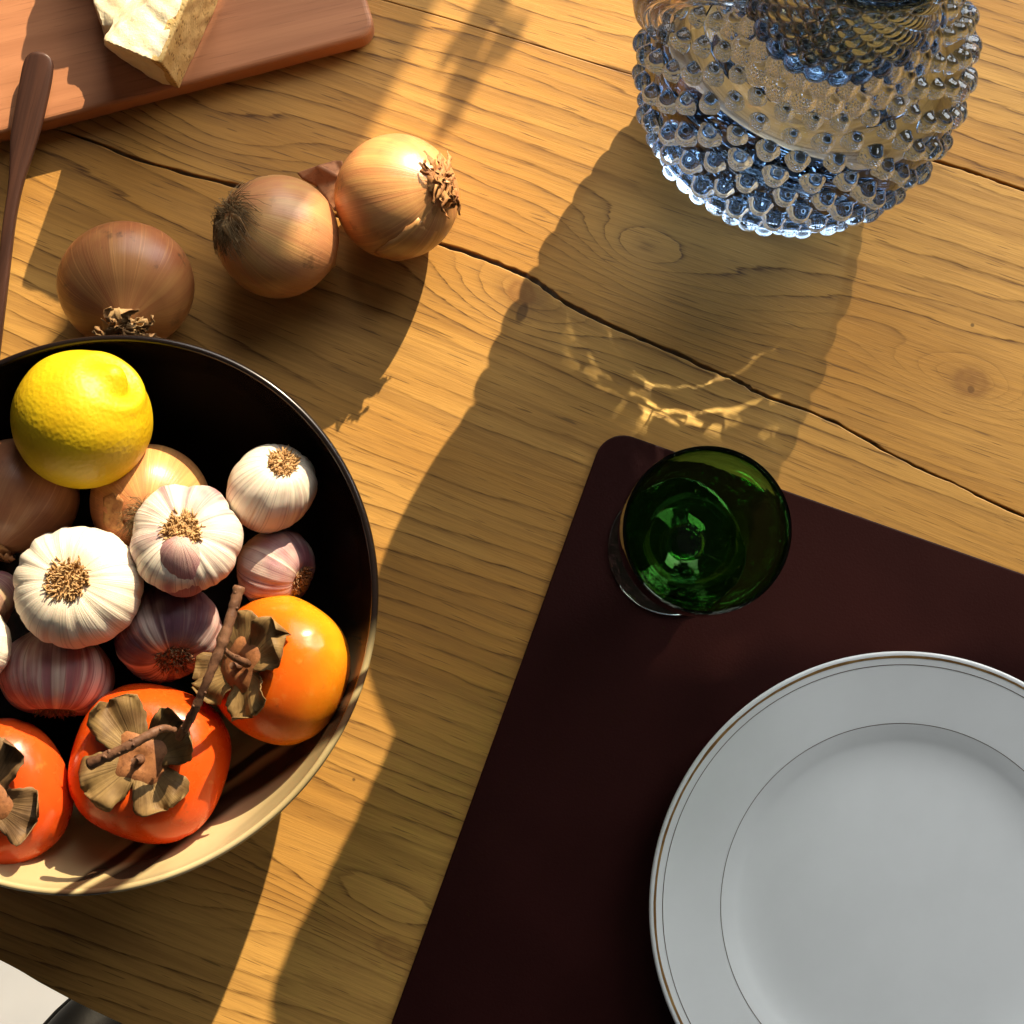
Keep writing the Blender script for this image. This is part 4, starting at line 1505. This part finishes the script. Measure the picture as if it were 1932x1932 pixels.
m_pe1 = mat_persimmon('persimmon_amber', (0.82, 0.30, 0.010), (0.80, 0.22, 0.008), 1.0, (0.72, 0.105, 0.007))
m_pe2 = mat_persimmon('persimmon_red', (0.62, 0.042, 0.006), (0.68, 0.078, 0.006), 4.0)
m_pe3 = mat_persimmon('persimmon_coral', (0.70, 0.105, 0.016), (0.66, 0.075, 0.010), 7.0)
persimmon('amber persimmon tipped on its side against the right bowl wall', 528, 1263, 140, 0.060, (-0.60, 0.10, 0.76), m_pe1, 301, m_cal1, 0.5, 0.80, 0.34, 0.78)
persimmon('red orange persimmon with four olive sepals and twig facing up', 282, 1441, 150, 0.058, (0.02, 0.14, 0.98), m_pe2, 311, m_cal1, 0.62, 0.74, 0.42, 0.76)
persimmon('coral persimmon with brown sepals cut off by the left border', -8, 1500, 142, 0.058, (0.06, -0.05, 0.95), m_pe3, 321, m_cal2, 0.35, 0.74, 0.34, 0.80)

# ------------------------------------------------------------------ twig
tw = thing('forked_twig', 'forked brown twig lying across the persimmons', 'twig', tuple(P(345, 1385, 0.09)))
TO = tw.location


def twp(l):
    return [tuple(P(x, y, z) - TO) for x, y, z in l]


def twig_part(name, l, rpx, seed):
    pts = catmull(twp(l), 8)
    n = len(pts)
    r = random.Random(seed)
    rd = [S(np.interp(i / (n - 1), np.linspace(0, 1, len(rpx)), rpx), 0.1) * (1 + 0.10 * r.uniform(-1, 1)) for i in range(n)]
    mes = [tube(pts, rd, 10, seed=seed, rough=0.07)]
    for k in range(10):
        i = r.randrange(2, n - 2)
        a = Vector(pts[i]); d = Vector((r.uniform(-1, 1), r.uniform(-1, 1), r.uniform(0, 1))).normalized()
        rr = rd[i]
        mes.append(tube([a + d * rr * 0.6, a + d * rr * 1.15, a + d * rr * 1.3], [rr * 0.4, rr * 0.32, rr * 0.05], 6))
    link(name, join_meshes(mes, name), m_twig, tw)


twig_part('main_stem', [(452, 1106, 0.112), (440, 1148, 0.113), (424, 1200, 0.114), (404, 1252, 0.114), (384, 1300, 0.112), (362, 1350, 0.106), (338, 1392, 0.094)], [11, 10, 10.5, 9.5, 8, 8.5, 7.5], 1)
twig_part('side_branch', [(330, 1378, 0.098), (308, 1374, 0.103), (286, 1384, 0.106), (250, 1404, 0.108), (210, 1424, 0.107), (168, 1442, 0.104)], [6, 7, 9, 10, 10, 11], 2)
twig_part('side_branch', [(418, 1222, 0.112), (434, 1236, 0.106), (452, 1246, 0.098), (466, 1252, 0.086)], [6, 6, 7, 9], 3)

# ------------------------------------------------------------------ window beyond the far side of the table (casts the shadows, mirrors in the glossy things)
WY = 1.10


def onto(px, py, y=WY):
    """where the sunbeam that reaches a table spot crosses the window plane"""
    t = P(px, py, 0)
    k = (y - t.y) / (SUN_POS.y - t.y)
    return t + (SUN_POS - t) * k


m_frame = mat_plain('window_paint', (0.12, 0.11, 0.10), 0.5, 0.4)
win = thing('window_frame', 'dark window frame beyond the far table side', 'window', (0, WY, FLOOR_Z))


def bar(name, x0, x1, z0, z1, d=0.035):
    V = np.array([[(x0, -d, z0), (x1, -d, z0), (x1, d, z0), (x0, d, z0)], [(x0, -d, z1), (x1, -d, z1), (x1, d, z1), (x0, d, z1)]], float)
    V[:, :, 2] -= FLOOR_Z
    link(name, grid(V, True, False, True, True), m_frame, win, sm=False)


xa = onto(313, 245).x
xb = onto(752, 130).x
bar('shade_post', xa, xb, 0.33, onto(300, 980).z, 0.004)  # added unseen bar, sized to cast the strip of shade; transom carries it
bar('transom', -1.2, 1.7, 0.30, 0.33, 0.004)
bar('sill', -1.2, 1.7, FLOOR_Z, FLOOR_Z + 0.10)
bar('head', -1.2, 1.7, 1.7, 1.78)
bar('jamb', -1.25, -1.2, FLOOR_Z, 1.78)
bar('jamb', 1.7, 1.75, FLOOR_Z, 1.78)


def shade_drape(name, label, outline, mat, y, amp, seed):
    """added light-blocking cloth with folds; outline in table spots (its shadow), y = plane"""
    w = [onto(px, py, y) for px, py in outline]
    bm = bmesh.new()
    f = bm.faces.new([bm.verts.new((p.x, 0, p.z)) for p in w])
    bmesh.ops.triangulate(bm, faces=bm.faces)
    for _ in range(5):
        bmesh.ops.subdivide_edges(bm, edges=[e for e in bm.edges if e.calc_length() > 0.03], cuts=1)
        bmesh.ops.triangulate(bm, faces=bm.faces)
    for v in bm.verts:
        v.co.y = amp * math.sin(v.co.x * 70 + seed) * (1 + 0.3 * math.sin(v.co.z * 4))
    me = bpy.data.meshes.new(name)
    bm.to_mesh(me); bm.free()
    o = link(name, me, mat)
    o.location = (0, y, 0)
    solid(o, 0.0006)
    tag(o, label, 'shadecloth')
    return o


m_drape = mat_plain('linen', (0.45, 0.42, 0.38), 0.9, 0.2, 300.0, 0.1)
shade_drape('shadecloth', 'grey linen curtain added out of view to shade the plate side', [(930, 1262), (850, 1450), (775, 1650), (660, 1880), (520, 2010), (300, 2500), (2600, 2500), (2600, 1262)], m_drape, WY - 0.05, 0.004, 1)  # added unseen cloth, cut to the edge of the lower right shade
m_sheer = NT('sheer')
tr_ = m_sheer.n('BsdfTransparent'); tl_ = m_sheer.n('BsdfTranslucent'); mx_ = m_sheer.n('MixShader')
tr_.inputs[0].default_value = (1, 1, 1, 1)
tl_.inputs[0].default_value = (0.7, 0.68, 0.64, 1)
mx_.inputs[0].default_value = 0.48
m_sheer.t.links.new(tr_.outputs[0], mx_.inputs[1]); m_sheer.t.links.new(tl_.outputs[0], mx_.inputs[2]); m_sheer.t.links.new(mx_.outputs[0], m_sheer.out.inputs[0])
shade_drape('shadecloth', 'thin sheer curtain added out of view to dim the sunbeam', [(1560, -400), (1560, 0), (1330, 600), (1090, 1264), (2600, 1264), (2600, -400)], m_sheer.m, WY - 0.05, 0.004, 2)  # added unseen sheer, weakens the sunbeam right of the jug

# unseen dried sprig floating before the window for its shadow beside the jug
sy = WY - 0.25
spr = thing('dried_sprig', 'dried flower sprig out of view before the window, there for its shadow', 'sprig', tuple(onto(905, 40, sy)))


def spt(l):
    return [tuple(onto(x, y, sy) - spr.location) for x, y in l]


for nm, l, r0, r1 in (('stem', [(1010, -300), (960, -120), (925, -20), (895, 70), (880, 150), (862, 238)], 0.0022, 0.0014), ('stem', [(925, -20), (945, 40), (940, 90)], 0.0018, 0.0012),
                      ('stem', [(925, -20), (965, 60), (968, 90)], 0.0018, 0.0012), ('stem', [(905, 40), (885, 70), (860, 110)], 0.0018, 0.0012)):
    pts = catmull(spt(l), 6)
    link(nm, tube(pts, list(np.linspace(r0, r1, len(pts))), 8), m_twig, spr)
for (x, y, r, e) in ((880, 120, 0.0042, 2.6), (868, 190, 0.0040, 3.0), (905, 60, 0.0045, 2.0), (940, 80, 0.0036, 2.4), (965, 75, 0.0032, 2.4), (852, 95, 0.003, 2.2), (915, 20, 0.006, 1.8), (945, -10, 0.006, 1.8)):
    V = np.zeros((9, 10, 3))
    for i in range(9):
        p = math.pi * i / 8
        for j in range(10):
            t = j / 10 * 6.283
            V[i, j] = (r * math.sin(p) * math.cos(t), r * math.sin(p) * math.sin(t), r * e * math.cos(p))
    o = link('flower_head', fix_normals(grid(V)), m_husk_tan, spr)
    o.location = spt([(x, y)])[0]
    o.rotation_euler = (0.2, -0.3, 0)

for o in C.objects:
    if o.name.startswith('plank') or o.name == 'placemat':
        o.cycles.is_caustics_receiver = True
